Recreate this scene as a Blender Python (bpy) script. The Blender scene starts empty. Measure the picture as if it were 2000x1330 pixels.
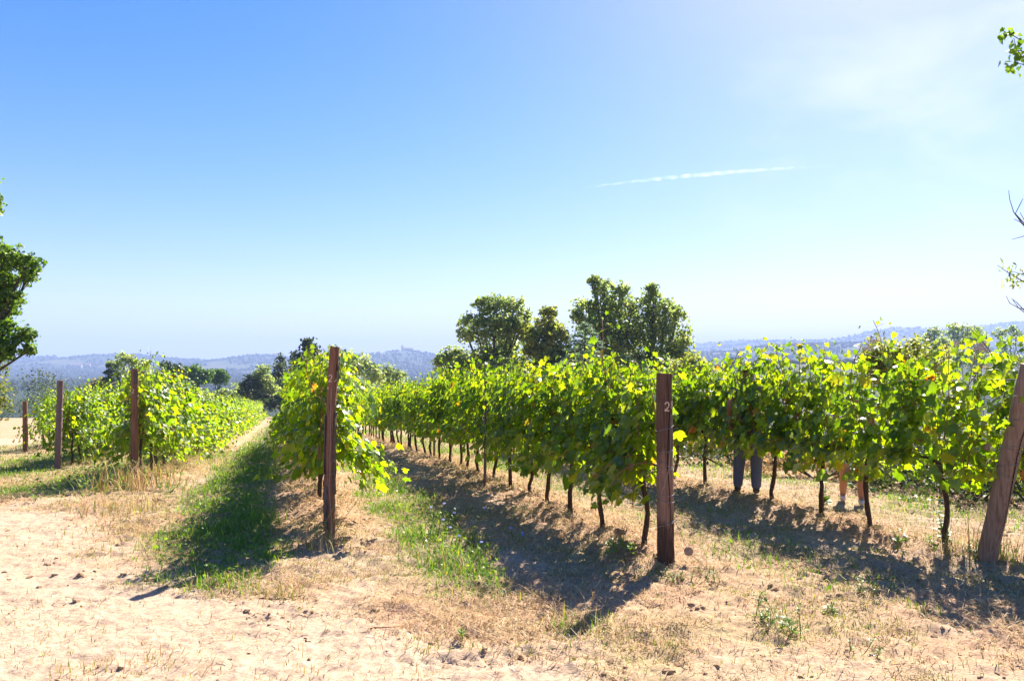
import bpy, bmesh, math, random
import numpy as np
from mathutils import Vector, Matrix

scene = bpy.context.scene
C = scene.collection
rng = np.random.default_rng(28)
random.seed(28)

# ------------------------------------------------------------------ camera, sky, sun, exposure
EYE = 1.75
FPX = 1556.0            # focal length in photo pixels (2000 wide)
HOR = 720.0             # photo row of eye level
cam = bpy.data.cameras.new('camera')
cam.sensor_width = 36.0
cam.lens = 36.0 * FPX / 2000.0
cam.shift_y = (HOR - 665.0) / 2000.0
cam.clip_start = 0.05
cam.clip_end = 30000
camo = bpy.data.objects.new('camera', cam)
camo.location = (0, 0, EYE)
camo.rotation_euler = (math.radians(90), 0, 0)
C.objects.link(camo)
scene.camera = camo

SUN_AZ = math.radians(28.3)      # from +y towards +x
SUN_EL = math.radians(41.0)
world = bpy.data.worlds.new('World')
scene.world = world
world.use_nodes = True
wn, wl = world.node_tree.nodes, world.node_tree.links
wn.clear()
w_out = wn.new('ShaderNodeOutputWorld')
w_bg = wn.new('ShaderNodeBackground'); w_bg.inputs['Strength'].default_value = 0.046
w_sky = wn.new('ShaderNodeTexSky')
w_sky.sky_type = 'NISHITA'
w_sky.sun_disc = False
w_sky.sun_elevation = SUN_EL
w_sky.sun_rotation = SUN_AZ
w_sky.altitude = 150
w_sky.air_density = 1.0
w_sky.dust_density = 0.55
w_sky.ozone_density = 1.3
# thin cirrus veil high over the south-east
w_tc = wn.new('ShaderNodeTexCoord')
w_map = wn.new('ShaderNodeMapping'); w_map.inputs['Scale'].default_value = (2.2, 2.2, 5.0)
w_map.inputs['Rotation'].default_value = (0.2, 0.5, 0.4)
w_n = wn.new('ShaderNodeTexNoise'); w_n.inputs['Scale'].default_value = 1.6
w_n.inputs['Detail'].default_value = 7; w_n.inputs['Roughness'].default_value = 0.55
w_n.inputs['Distortion'].default_value = 0.6
w_r = wn.new('ShaderNodeMapRange'); w_r.inputs['From Min'].default_value = 0.5; w_r.inputs['From Max'].default_value = 0.85
w_dot = wn.new('ShaderNodeVectorMath'); w_dot.operation = 'DOT_PRODUCT'
cd = Vector((0.56, 1.0, 0.34)).normalized(); w_dot.inputs[1].default_value = cd
w_r2 = wn.new('ShaderNodeMapRange'); w_r2.inputs['From Min'].default_value = 0.955; w_r2.inputs['From Max'].default_value = 1.0
w_r2.interpolation_type = 'SMOOTHSTEP'
w_mul = wn.new('ShaderNodeMath'); w_mul.operation = 'MULTIPLY'
w_mul2 = wn.new('ShaderNodeMath'); w_mul2.operation = 'MULTIPLY'; w_mul2.inputs[1].default_value = 0.85
w_mix = wn.new('ShaderNodeMix'); w_mix.data_type = 'RGBA'
w_hs = wn.new('ShaderNodeHueSaturation'); w_hs.inputs['Saturation'].default_value = 1.6; w_hs.inputs['Hue'].default_value = 0.505
wl.new(w_tc.outputs['Generated'], w_map.inputs['Vector'])
wl.new(w_map.outputs['Vector'], w_n.inputs['Vector'])
wl.new(w_n.outputs['Fac'], w_r.inputs['Value'])
wl.new(w_tc.outputs['Generated'], w_dot.inputs[0])
wl.new(w_dot.outputs['Value'], w_r2.inputs['Value'])
wl.new(w_r.outputs['Result'], w_mul.inputs[0]); wl.new(w_r2.outputs['Result'], w_mul.inputs[1])
wl.new(w_mul.outputs[0], w_mul2.inputs[0])
wl.new(w_sky.outputs['Color'], w_hs.inputs['Color'])
w_tint = wn.new('ShaderNodeVectorMath'); w_tint.operation = 'MULTIPLY'; w_tint.inputs[1].default_value = (1.0, 0.84, 1.02)
wl.new(w_hs.outputs['Color'], w_tint.inputs[0])
wl.new(w_tint.outputs[0], w_mix.inputs[6])
w_mix.inputs[7].default_value = (6.2, 6.4, 6.6, 1)
wl.new(w_mul2.outputs[0], w_mix.inputs[0])
wl.new(w_mix.outputs[2], w_bg.inputs['Color'])
wl.new(w_bg.outputs[0], w_out.inputs['Surface'])

sun = bpy.data.lights.new('sun', 'SUN')
sun.energy = 4.2
sun.angle = math.radians(0.53)
sun.color = (1.0, 0.91, 0.78)
suno = bpy.data.objects.new('sun', sun)
sdir = Vector((math.sin(SUN_AZ) * math.cos(SUN_EL), math.cos(SUN_AZ) * math.cos(SUN_EL), math.sin(SUN_EL)))
suno.rotation_euler = sdir.to_track_quat('Z', 'Y').to_euler()
suno.location = (40, 60, 60)
C.objects.link(suno)

scene.view_settings.view_transform = 'Standard'
scene.view_settings.look = 'None'
scene.view_settings.gamma = 1.0
scene.view_settings.use_curve_mapping = False
scene.view_settings.exposure = 2.1
scene.cycles.max_bounces = 8
scene.cycles.diffuse_bounces = 4
scene.cycles.transmission_bounces = 5
scene.cycles.transparent_max_bounces = 8
scene.cycles.volume_bounces = 0

# ------------------------------------------------------------------ numeric helpers
def hash2(ix, iy, seed):
    h = (ix.astype(np.int64) * 374761393 + iy.astype(np.int64) * 668265263 + seed * 1274126177) & 0xFFFFFFFF
    h = ((h ^ (h >> 13)) * 1274126177) & 0xFFFFFFFF
    h = h ^ (h >> 16)
    return (h & 0xFFFFFF) / float(0xFFFFFF)

def vnoise(x, y, seed=0):
    x = np.asarray(x, float); y = np.asarray(y, float)
    ix = np.floor(x); iy = np.floor(y)
    fx = x - ix; fy = y - iy
    fx = fx * fx * (3 - 2 * fx); fy = fy * fy * (3 - 2 * fy)
    a = hash2(ix, iy, seed); b = hash2(ix + 1, iy, seed)
    c = hash2(ix, iy + 1, seed); d = hash2(ix + 1, iy + 1, seed)
    return (a + (b - a) * fx) * (1 - fy) + (c + (d - c) * fx) * fy

def fbm(x, y, seed=0, octv=4):
    s = 0; a = 0.5; t = 0
    for i in range(octv):
        s = s + a * vnoise(x * 2 ** i, y * 2 ** i, seed + i * 17); t += a; a *= 0.5
    return s / t

def sstep(a, b, x):
    t = np.clip((np.asarray(x, float) - a) / (b - a), 0, 1)
    return t * t * (3 - 2 * t)

def softplus(x, w):
    return w * np.logaddexp(0, np.asarray(x, float) / w)

# rows of vines: x = offset + SLOPE * y
SLOPE = -0.29
ROWS = {'L3': -8.03, 'L2': -5.18, 'L1': -2.33, 'M': 0.521, 'R1': 3.365, 'R2': 6.215}
ROW_START = {'L3': 26.4, 'L2': 19.4, 'L1': 12.9, 'M': 8.1, 'R1': 6.97, 'R2': 7.1}
ROW_ANG = math.atan2(-SLOPE, 1.0)

def row_off(x, y, r):
    """signed distance to the right of a row line"""
    return (np.asarray(x) - ROWS[r] - SLOPE * np.asarray(y)) / math.sqrt(1 + SLOPE ** 2)

RIDGES = [
    # depth, half-width near side, far side, crest profile as (x/depth*1556+1000, 720-height/depth*1556)
    (3400, 900, 900, [(-1200, 690), (-500, 702), (-100, 716), (30, 714), (70, 698), (110, 693), (150, 699), (200, 693), (245, 688), (290, 699), (345, 698),
                      (400, 704), (440, 701), (480, 696), (515, 690), (545, 696), (620, 697), (660, 699), (700, 692), (745, 688), (768, 684), (800, 682), (832, 687), (865, 694), (930, 699), (1050, 697), (1200, 690), (1400, 700), (1800, 712), (2600, 715)]),
    (2500, 600, 600, [(-900, 735), (0, 733), (60, 728), (180, 737), (350, 730), (560, 722), (700, 716), (860, 718), (1000, 714), (1300, 686), (1420, 684), (1500, 672), (1600, 668), (1690, 668), (1800, 672), (2000, 690), (2600, 700)]),
    (4200, 900, 900, [(-1200, 715), (900, 712), (1200, 690), (1340, 681), (1420, 674), (1490, 664), (1530, 662), (1620, 661), (1690, 653), (1725, 643), (1775, 635), (1805, 634), (1850, 640), (1900, 641), (2100, 655), (2700, 660)]),
    (5200, 1000, 1000, [(-1500, 720), (1000, 705), (1390, 668), (1450, 664), (1520, 668), (1800, 660), (1900, 635), (1950, 630), (2010, 632), (2200, 640), (2800, 650)]),
    (1000, 520, 500, [(-900, 742), (0, 740), (150, 748), (300, 744), (450, 752), (600, 744), (1000, 740), (1300, 712), (1500, 700), (1700, 697), (1900, 700), (2600, 690)]),
]

def base_z(x, y):
    """ground without berms or clods"""
    x = np.asarray(x, float); y = np.asarray(y, float)
    z = -0.047 * softplus(np.minimum(y, 400) - 11, 1.6)
    z = z - 0.3 * sstep(5.5, 11.0, -x) * sstep(4, 14, y)
    e = (x - 10.2 - SLOPE * y) / 1.041
    z = z - np.minimum(0.16 * softplus(e, 0.8), 12.0)
    far = np.hypot(x, y)
    z = z * (1 - sstep(300, 700, far)) + -26.0 * sstep(110, 700, far)
    return z

def hill_z(x, y):
    z = base_z(x, y)
    yy = np.maximum(np.asarray(y, float), 1.0)
    w = sstep(200, 600, y)
    for k, (D, wn_, wf, prof) in enumerate(RIDGES):
        pu = np.array([p[0] for p in prof], float); pv = np.array([p[1] for p in prof], float)
        D2 = D * (1 + 0.10 * (vnoise(np.asarray(x) / (D * 0.5), np.zeros_like(x) + k, 91 + k) - 0.5))
        u = 1000 + 1556 * np.asarray(x) / D
        crest = EYE + (HOR - np.interp(u, pu, pv)) / FPX * D - 7.0
        d = (np.asarray(y) - D2)
        s = np.where(d < 0, np.exp(-(d / wn_) ** 2), np.exp(-(d / wf) ** 2))
        spur = 0.80 + 0.4 * vnoise(np.asarray(x) / (D * 0.07), np.asarray(y) / (D * 0.25), 40 + k)
        s = np.where(s > 0.98, s, s * (1 - (1 - s) * (spur - 0.8)))
        z = np.maximum(z, -26 + (crest + 26) * s * w)
    return z

TRACK = np.array([(-40, 30), (-20, 17.5), (-12, 13.0), (-6.25, 10.3), (-4.5, 8.5), (-2.85, 6.7), (-1.1, 5.75), (0, 4.85), (1.5, 4.35), (3, 4.7), (5, 5.2), (9, 6.4), (30, 12)], float)

def track_mask(x, y):
    x = np.asarray(x, float); y = np.asarray(y, float)
    yb = np.interp(x, TRACK[:, 0], TRACK[:, 1])
    n = (fbm(x * 1.1, y * 1.4, 5, 4) - 0.5) * 1.9
    m = 1 - sstep(-0.55, 0.45, y - yb + n)
    o = row_off(x, y, 'L3')
    far = sstep(-6.6, -5.8, o + n * .4) * (1 - sstep(-3.6, -2.4, o + n * .5)) * sstep(18, 22, y) * (1 - sstep(29, 34, y))
    far2 = (1 - sstep(-3.6, -2.2, o + n)) * sstep(20, 24, y) * (1 - sstep(34, 40, y)) * sstep(-30, -26, x)
    return np.clip(m + far + far2, 0, 1)

def berm(x, y):
    b = 0
    for r in ROWS:
        o = row_off(x, y, r)
        st = ROW_START[r]
        on = sstep(st - 0.7, st + 0.6, y)
        b = b + 0.10 * np.exp(-(o / 0.42) ** 2) * on
    return b

def grass_mask(x, y):
    """green sward between the rows"""
    x = np.asarray(x, float); y = np.asarray(y, float)
    n = (fbm(x * 0.9, y * 0.9, 61, 4) - 0.5)
    g = 0
    for r, c, hw, a, y0 in (('M', -1.22, 0.62, 1.0, 6.2), ('R1', -1.68, 0.44, 0.95, 6.4), ('L1', -1.5, 0.7, 0.9, 11.5), ('L2', -1.5, 0.8, 0.9, 14.5), ('L3', -1.5, 0.8, 0.6, 19), ('R2', -1.55, 0.6, 0.55, 6.3)):
        o = row_off(x, y, r) + n * 0.7
        if r == 'R2':
            amp = a * (0.45 + 0.8 * sstep(9, 14, y))
        else:
            amp = a
        g = np.maximum(g, amp * (1 - sstep(hw * 0.55, hw * 1.25, np.abs(o - c))) * sstep(y0 - 0.4, y0 + 0.9, y + n * 1.6))
    # greener corner beside the track on the left
    g = np.maximum(g, 0.85 * sstep(5.2, 7.5, -x) * sstep(10.0, 11.5, y + n * 2) * (1 - sstep(22, 27, y)) * (0.6 + n * 1.6))
    # strip behind the leaning post
    o = row_off(x, y, 'R2') + n * 1.0
    g = np.maximum(g, 0.55 * sstep(1.2, 1.8, o) * (1 - sstep(3.2, 4.0, o)) * (0.55 + n * 2.0))
    return np.clip(g, 0, 1) * (1 - track_mask(x, y))

def fine_relief(x, y):
    tm = track_mask(x, y)
    f = (fbm(x * 2.2, y * 2.2, 3, 4) - 0.5) * (0.06 - .03 * tm)
    f = f + (fbm(x * 11, y * 11, 7, 3) - 0.5) * (0.055 - 0.022 * tm)
    f = f + np.maximum(fbm(x * 5 + .8 * y, y * 13, 8, 3) - 0.52, -.03) * 0.065 * tm * sstep(.35, .62, fbm(x * .7, y * .9, 12, 2))
    f = f + (fbm(x * 5, y * 6, 6, 3) - .5) * 0.07 * (1 - tm)
    cl = fbm(x * 17, y * 21, 9, 2)
    f = f + np.maximum(cl - 0.56, 0) * 0.11 * (0.25 + berm(x, y) * 11 + 0.35 * tm * sstep(0.5, 0.62, fbm(x * .9, y * 1.6, 77, 2)))
    # wheel ruts with tread marks across the bottom of the view
    for (x0, y0, x1, y1, hw) in ((-2.4, 4.42, 0.6, 4.86, 0.15), (1.2, 5.0, 3.6, 4.5, 0.15)):
        L = math.hypot(x1 - x0, y1 - y0); tx, ty = (x1 - x0) / L, (y1 - y0) / L
        a = (x - x0) * tx + (y - y0) * ty
        b = -(x - x0) * ty + (y - y0) * tx
        b = b + (vnoise(a * 0.9, a * 0, 21) - 0.5) * 0.16
        on = sstep(-0.3, 0.4, a) * (1 - sstep(L - 0.4, L + 0.3, a)) * sstep(0.25, 0.6, vnoise(a * 1.3, b * 2, 33))
        prof = np.exp(-(b / hw) ** 4)
        tread = np.sin((a + np.abs(b) * 1.3) * 2 * math.pi / 0.13)
        f = f + on * (-0.020 * prof + 0.014 * np.exp(-((np.abs(b) - hw * 1.25) / 0.05) ** 2) + 0.011 * prof * np.clip(tread * 1.6, -1, 1))
    return f

def gz(x, y):
    x = np.asarray(x, float); y = np.asarray(y, float)
    r = np.hypot(x, y)
    return base_z(x, y) + berm(x, y) * (1 - sstep(90, 110, r)) + fine_relief(x, y) * (1 - sstep(25, 45, r))

def gzs(x, y):
    return float(gz(np.array([x]), np.array([y]))[0])

def px_ground(u, v):
    """ground point seen at a photo pixel"""
    t = (u - 1000) / FPX; s = (v - HOR) / FPX
    y = 1.75 / max(s, 1e-3)
    for _ in range(60):
        z = float(base_z(np.array([t * y]), np.array([y]))[0]) + float(berm(np.array([t * y]), np.array([y])))
        y = 0.6 * y + 0.4 * (EYE - z) / s
    return t * y, y

def px_at(u, v, y):
    return Vector(((u - 1000) / FPX * y, y, EYE + (HOR - v) / FPX * y))

# ------------------------------------------------------------------ mesh helpers
class MB:
    def __init__(self):
        self.v = []; self.f = []; self.n = 0
    def add(self, V, F):
        V = np.asarray(V, float).reshape(-1, 3); F = np.asarray(F, np.int64)
        if len(V) == 0 or len(F) == 0: return
        self.v.append(V); self.f.append(F + self.n); self.n += len(V)
    def mesh(self, name, mat=None, smooth=False):
        me = bpy.data.meshes.new(name)
        if self.n:
            V = np.concatenate(self.v)
            loops = np.concatenate([f.ravel() for f in self.f])
            tot = np.concatenate([np.full(len(f), f.shape[1]) for f in self.f])
            start = np.concatenate([[0], np.cumsum(tot)[:-1]])
            me.vertices.add(len(V)); me.vertices.foreach_set('co', V.ravel())
            me.loops.add(len(loops)); me.loops.foreach_set('vertex_index', loops.astype(np.int32))
            me.polygons.add(len(tot)); me.polygons.foreach_set('loop_start', start.astype(np.int32))
            me.polygons.foreach_set('use_smooth', np.full(len(tot), smooth, bool))
            me.update(calc_edges=True)
        if mat: me.materials.append(mat)
        return me
    def obj(self, name, mat, parent=None, smooth=False, kind=None):
        return mobj(name, self.mesh(name, mat, smooth), parent, kind)

def mobj(name, me, parent=None, kind=None):
    o = bpy.data.objects.new(name, me)
    C.objects.link(o)
    if parent: o.parent = parent
    if kind: o['kind'] = kind
    return o

def tag(o, label, cat, group=None):
    o['label'] = label; o['category'] = cat
    if group: o['group'] = group
    return o

def thing(name, label, cat, loc=(0, 0, 0), rz=0.0, group=None):
    o = bpy.data.objects.new(name, None)
    o.empty_display_size = 0.1
    C.objects.link(o)
    o.location = loc; o.rotation_euler = (0, 0, rz)
    return tag(o, label, cat, group)

def tube(pts, rad, sides=6, cap=True):
    P = np.asarray(pts, float); n = len(P)
    R = np.broadcast_to(np.asarray(rad, float), (n,))
    T = np.gradient(P, axis=0); T /= np.maximum(np.linalg.norm(T, axis=1, keepdims=True), 1e-9)
    ref = np.array([0.31, 0.95, 0.05]) if abs(T[0][2]) > 0.8 else np.array([0.05, 0.1, 1.0])
    A = np.cross(T, ref); A /= np.maximum(np.linalg.norm(A, axis=1, keepdims=True), 1e-9)
    B = np.cross(T, A)
    a = np.linspace(0, 2 * math.pi, sides, endpoint=False)
    V = P[:, None, :] + R[:, None, None] * (np.cos(a)[None, :, None] * A[:, None, :] + np.sin(a)[None, :, None] * B[:, None, :])
    i = np.arange(n - 1)[:, None] * sides; j = np.arange(sides)[None, :]; k = (np.arange(sides)[None, :] + 1) % sides
    F = np.stack([i + j, i + k, i + sides + k, i + sides + j], -1).reshape(-1, 4)
    V = V.reshape(-1, 3)
    out = [(V, F)]
    if cap:
        for (c, base, flip) in ((P[0], 0, 0), (P[-1], (n - 1) * sides, 1)):
            vv = np.vstack([V[base:base + sides], c[None]])
            ff = np.array([(s, (s + 1) % sides, sides) if flip else ((s + 1) % sides, s, sides) for s in range(sides)])
            out.append((vv, ff))
    return out

def add_tube(mb, *a, **k):
    for V, F in tube(*a, **k): mb.add(V, F)

def box(mb, x0, x1, y0, y1, z0, z1):
    V = [(x, y, z) for z in (z0, z1) for y in (y0, y1) for x in (x0, x1)]
    F = [(0, 2, 3, 1), (4, 5, 7, 6), (0, 1, 5, 4), (2, 6, 7, 3), (0, 4, 6, 2), (1, 3, 7, 5)]
    mb.add(V, F)

_t = (1 + 5 ** 0.5) / 2
ICO_V = np.array([(-1, _t, 0), (1, _t, 0), (-1, -_t, 0), (1, -_t, 0), (0, -1, _t), (0, 1, _t), (0, -1, -_t), (0, 1, -_t), (_t, 0, -1), (_t, 0, 1), (-_t, 0, -1), (-_t, 0, 1)], float)
ICO_V /= np.linalg.norm(ICO_V[0])
ICO_F = np.array([(0, 11, 5), (0, 5, 1), (0, 1, 7), (0, 7, 10), (0, 10, 11), (1, 5, 9), (5, 11, 4), (11, 10, 2), (10, 7, 6), (7, 1, 8), (3, 9, 4), (3, 4, 2), (3, 2, 6), (3, 6, 8), (3, 8, 9), (4, 9, 5), (2, 4, 11), (6, 2, 10), (8, 6, 7), (9, 8, 1)])

def stamp(mb, TV, TF, P, X, Y, Z, S, SX=None):
    """many copies of a template: positions P, frames X Y Z (n,3), scale S (n,)"""
    n = len(P)
    if n == 0: return
    S = np.broadcast_to(S, (n,))
    SX = S if SX is None else SX
    V = P[:, None, :] + (TV[None, :, 0, None] * X[:, None, :]) * SX[:, None, None] + (TV[None, :, 1, None] * Y[:, None, :] + TV[None, :, 2, None] * Z[:, None, :]) * S[:, None, None]
    F = TF[None, :, :] + (np.arange(n) * len(TV))[:, None, None]
    mb.add(V.reshape(-1, 3), F.reshape(-1, TF.shape[1]))

def norm(a):
    return a / np.maximum(np.linalg.norm(a, axis=-1, keepdims=True), 1e-9)

def frames(N, T):
    """frame with Z=N and Y near T"""
    N = norm(N); T = norm(T - N * np.sum(T * N, -1, keepdims=True))
    return np.cross(T, N), T, N

# leaf templates: petiole at the origin, tip at +y, normal +z, about 1 wide
def vine_leaf_template(seed, lod):
    r = np.random.default_rng(seed)
    if lod == 0:
        half = [(0.10, -0.18), (0.30, -0.22), (0.47, -0.02), (0.37, 0.12), (0.52, 0.34), (0.36, 0.45), (0.22, 0.50), (0.17, 0.70)]
    elif lod == 1:
        half = [(0.22, -0.2), (0.47, 0.0), (0.48, 0.36), (0.2, 0.52)]
    else:
        half = [(0.42, -0.05), (0.38, 0.45)]
    pts = [(x + r.normal(0, .012), y + r.normal(0, .015)) for x, y in half] + [(0.0, 0.86)] + [(-x + r.normal(0, .012), y + r.normal(0, .015)) for x, y in reversed(half)]
    V = [(0.0, 0.0, 0.0)] if lod < 2 else []
    fold = r.uniform(0.10, 0.60) * (1 if seed % 5 else -.4); droop = r.uniform(0.15, 0.9); tw = r.uniform(-.45, .45)
    for x, y in pts:
        z = -fold * abs(x) - droop * (max(y, 0) ** 2) * 0.6 + tw * x * y + (0.03 * math.sin(9 * x + 7 * y) if lod == 0 else 0)
        V.append((x, y, z))
    if lod == 0:
        V.insert(1, (0.0, 0.38, -droop * 0.09)); c2 = 1
        n = len(pts); F = []
        for i in range(n - 1):
            c = 0 if (i < 2 or i > n - 4) else 1
            F.append((c, i + 2, i + 3))
        F.append((0, 4, 1)); F.append((0, 1, n - 1))
        return np.array(V), np.array(F)
    if lod == 1:
        n = len(pts)
        return np.array(V), np.array([(0, i + 1, i + 2) for i in range(n - 1)])
    V = np.array([(0, -.15, 0)] + V)
    return V, np.array([(0, 1, 2), (0, 2, 3), (0, 3, 4), (0, 4, 5)])

LEAF = {lod: [vine_leaf_template(100 + 10 * lod + k, lod) for k in range(5)] for lod in (0, 1, 2)}

# ------------------------------------------------------------------ materials
def mat_new(name):
    m = bpy.data.materials.new(name); m.use_nodes = True
    nt = m.node_tree; nt.nodes.clear()
    out = nt.nodes.new('ShaderNodeOutputMaterial')
    return m, nt.nodes, nt.links, out

def ramp(nodes, stops):
    r = nodes.new('ShaderNodeValToRGB')
    el = r.color_ramp.elements
    while len(el) > 1: el.remove(el[-1])
    el[0].position = stops[0][0]; el[0].color = (*stops[0][1], 1)
    for p, c in stops[1:]:
        e = el.new(p); e.color = (*c, 1)
    return r

def leaf_mat(name, stops, trans_gain=(1.9, 1.75, 0.7), trans=0.5, rough=0.42, spec=0.45, by_object=False):
    m, N, L, out = mat_new(name)
    geo = N.new('ShaderNodeNewGeometry')
    rnd = geo.outputs['Random Per Island']
    oi = N.new('ShaderNodeObjectInfo')
    ad = N.new('ShaderNodeMath'); ad.operation = 'ADD'
    L.new(rnd, ad.inputs[0])
    if by_object: L.new(oi.outputs['Random'], ad.inputs[1])
    else:
        mu = N.new('ShaderNodeMath'); mu.operation = 'MULTIPLY'; mu.inputs[1].default_value = 0.13
        L.new(oi.outputs['Random'], mu.inputs[0]); L.new(mu.outputs[0], ad.inputs[1])
    fr = N.new('ShaderNodeMath'); fr.operation = 'FRACT'; L.new(ad.outputs[0], fr.inputs[0])
    rp = ramp(N, stops); L.new(fr.outputs[0], rp.inputs[0])
    no = N.new('ShaderNodeTexNoise'); no.inputs['Scale'].default_value = 14; no.inputs['Detail'].default_value = 3
    tc = N.new('ShaderNodeTexCoord'); L.new(tc.outputs['Object'], no.inputs['Vector'])
    mr = N.new('ShaderNodeMapRange'); mr.inputs['To Min'].default_value = 0.72; mr.inputs['To Max'].default_value = 1.28
    L.new(no.outputs['Fac'], mr.inputs['Value'])
    mx = N.new('ShaderNodeVectorMath'); mx.operation = 'SCALE'
    L.new(rp.outputs[0], mx.inputs[0]); L.new(mr.outputs[0], mx.inputs['Scale'])
    pr = N.new('ShaderNodeBsdfPrincipled')
    pr.inputs['Roughness'].default_value = rough
    pr.inputs['Specular IOR Level'].default_value = spec
    L.new(mx.outputs[0], pr.inputs['Base Color'])
    tg = N.new('ShaderNodeVectorMath'); tg.operation = 'MULTIPLY'; tg.inputs[1].default_value = trans_gain
    L.new(mx.outputs[0], tg.inputs[0])
    tr = N.new('ShaderNodeBsdfTranslucent'); L.new(tg.outputs[0], tr.inputs['Color'])
    ms = N.new('ShaderNodeMixShader'); ms.inputs[0].default_value = trans
    L.new(pr.outputs[0], ms.inputs[1]); L.new(tr.outputs[0], ms.inputs[2])
    L.new(ms.outputs[0], out.inputs['Surface'])
    return m

VINE_STOPS = [(0.0, (.026, .075, .008)), (0.35, (.042, .110, .010)), (0.7, (.066, .140, .011)), (0.965, (.088, .160, .012)), (0.985, (.105, .145, .014)), (0.995, (.09, .07, .014)), (1.0, (.085, .038, .016))]
M_vine = leaf_mat('vine_leaf', VINE_STOPS, (7.2, 4.6, 0.45), 0.53, .42, .36)
M_vine_obj = leaf_mat('vine_leaf_single', VINE_STOPS, (7.8, 4.6, 0.45), 0.52, .33, .6, by_object=True)
M_oak = leaf_mat('oak_leaf', [(0, (.10, .135, .055)), (.5, (.155, .19, .07)), (.85, (.20, .23, .08)), (1, (.27, .26, .10))], (2.6, 2.8, 1.7), .54, .5, .4)
M_oak_yellow = leaf_mat('yellowish_leaf', [(0, (.11, .145, .04)), (.5, (.165, .195, .05)), (.85, (.22, .235, .06)), (1, (.28, .25, .075))], (2.3, 2.3, 1.0), .5, .5, .4)
M_dark = leaf_mat('dark_leaf', [(0, (.03, .052, .02)), (.6, (.055, .085, .026)), (1, (.09, .12, .035))], (1.5, 1.6, .8), .35, .5, .4)
M_wood = leaf_mat('far_wood', [(0, (.022, .040, .018)), (.6, (.034, .055, .022)), (1, (.055, .075, .03))], (1.2, 1.2, 1.0), .15, .8, .1)
M_pine = leaf_mat('pine_needle', [(0, (.075, .15, .02)), (.6, (.11, .20, .025)), (1, (.15, .25, .035))], (1.4, 1.5, .6), .3, .6, .3)
M_blue = leaf_mat('spruce_needle', [(0, (.10, .16, .11)), (.6, (.15, .22, .15)), (1, (.20, .27, .18))], (1.8, 1.9, 1.4), .5, .55, .35)
M_fresh = leaf_mat('fresh_leaf', [(0, (.06, .125, .016)), (.5, (.10, .19, .022)), (1, (.17, .26, .035))], (2.0, 1.9, .6), .45, .45, .4)
M_grass = leaf_mat('grass_blade', [(0, (.055, .135, .014)), (.5, (.09, .20, .02)), (.85, (.14, .25, .03)), (.95, (.24, .28, .06)), (1, (.42, .34, .16))], (2.2, 2.0, .5), .42, .5, .35)
M_dry = leaf_mat('dry_blade', [(0, (.27, .155, .075)), (.35, (.45, .29, .145)), (.75, (.60, .43, .235)), (.92, (.70, .55, .33)), (1, (.36, .32, .12))], (1.1, 1.0, .8), .3, .7, .2)
M_olive = leaf_mat('olive_weed', [(0, (.09, .13, .022)), (.5, (.145, .185, .034)), (.8, (.22, .23, .06)), (1, (.38, .30, .12))], (1.6, 1.6, .7), .4, .6, .25)

def simple_mat(name, col, rough=0.8, spec=0.3, scale=20, var=0.35, stretch=(1, 1, 1), bump=0.0, col2=None, metal=0.0, stain=None):
    m, N, L, out = mat_new(name)
    tc = N.new('ShaderNodeTexCoord'); mp = N.new('ShaderNodeMapping'); mp.inputs['Scale'].default_value = stretch
    L.new(tc.outputs['Object'], mp.inputs['Vector'])
    no = N.new('ShaderNodeTexNoise'); no.inputs['Scale'].default_value = scale; no.inputs['Detail'].default_value = 6
    no.inputs['Roughness'].default_value = 0.65
    L.new(mp.outputs[0], no.inputs['Vector'])
    c2 = col2 or tuple(c * (1 - var) for c in col)
    rp = ramp(N, [(0.3, c2), (0.52, col), (0.8, tuple(min(1, c * (1 + var)) for c in col))])
    L.new(no.outputs['Fac'], rp.inputs[0])
    pr = N.new('ShaderNodeBsdfPrincipled'); pr.inputs['Roughness'].default_value = rough
    pr.inputs['Specular IOR Level'].default_value = spec; pr.inputs['Metallic'].default_value = metal
    src = rp.outputs[0]
    if stain:      # weathering by height up the post, broken up by noise
        sx = N.new('ShaderNodeSeparateXYZ'); L.new(tc.outputs['Object'], sx.inputs[0])
        n3 = N.new('ShaderNodeTexNoise'); n3.inputs['Scale'].default_value = 7; n3.inputs['Detail'].default_value = 4
        m3 = N.new('ShaderNodeMapping'); m3.inputs['Scale'].default_value = (2.5, 2.5, .6); L.new(tc.outputs['Object'], m3.inputs[0]); L.new(m3.outputs[0], n3.inputs['Vector'])
        ma = N.new('ShaderNodeMath'); ma.operation = 'MULTIPLY_ADD'; ma.inputs[1].default_value = .55; L.new(n3.outputs['Fac'], ma.inputs[0]); L.new(sx.outputs['Z'], ma.inputs[2])
        dv = N.new('ShaderNodeMath'); dv.operation = 'DIVIDE'; dv.inputs[1].default_value = 2.2; L.new(ma.outputs[0], dv.inputs[0])
        r3 = ramp(N, [(p, (g, g * .96, g * .92)) for p, g in stain]); L.new(dv.outputs[0], r3.inputs[0])
        mm = N.new('ShaderNodeVectorMath'); mm.operation = 'MULTIPLY'; L.new(rp.outputs[0], mm.inputs[0]); L.new(r3.outputs[0], mm.inputs[1]); src = mm.outputs[0]
    L.new(src, pr.inputs['Base Color'])
    if bump:
        b = N.new('ShaderNodeBump'); b.inputs['Strength'].default_value = bump; b.inputs['Distance'].default_value = 0.01
        L.new(no.outputs['Fac'], b.inputs['Height']); L.new(b.outputs[0], pr.inputs['Normal'])
    L.new(pr.outputs[0], out.inputs['Surface'])
    return m

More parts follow.
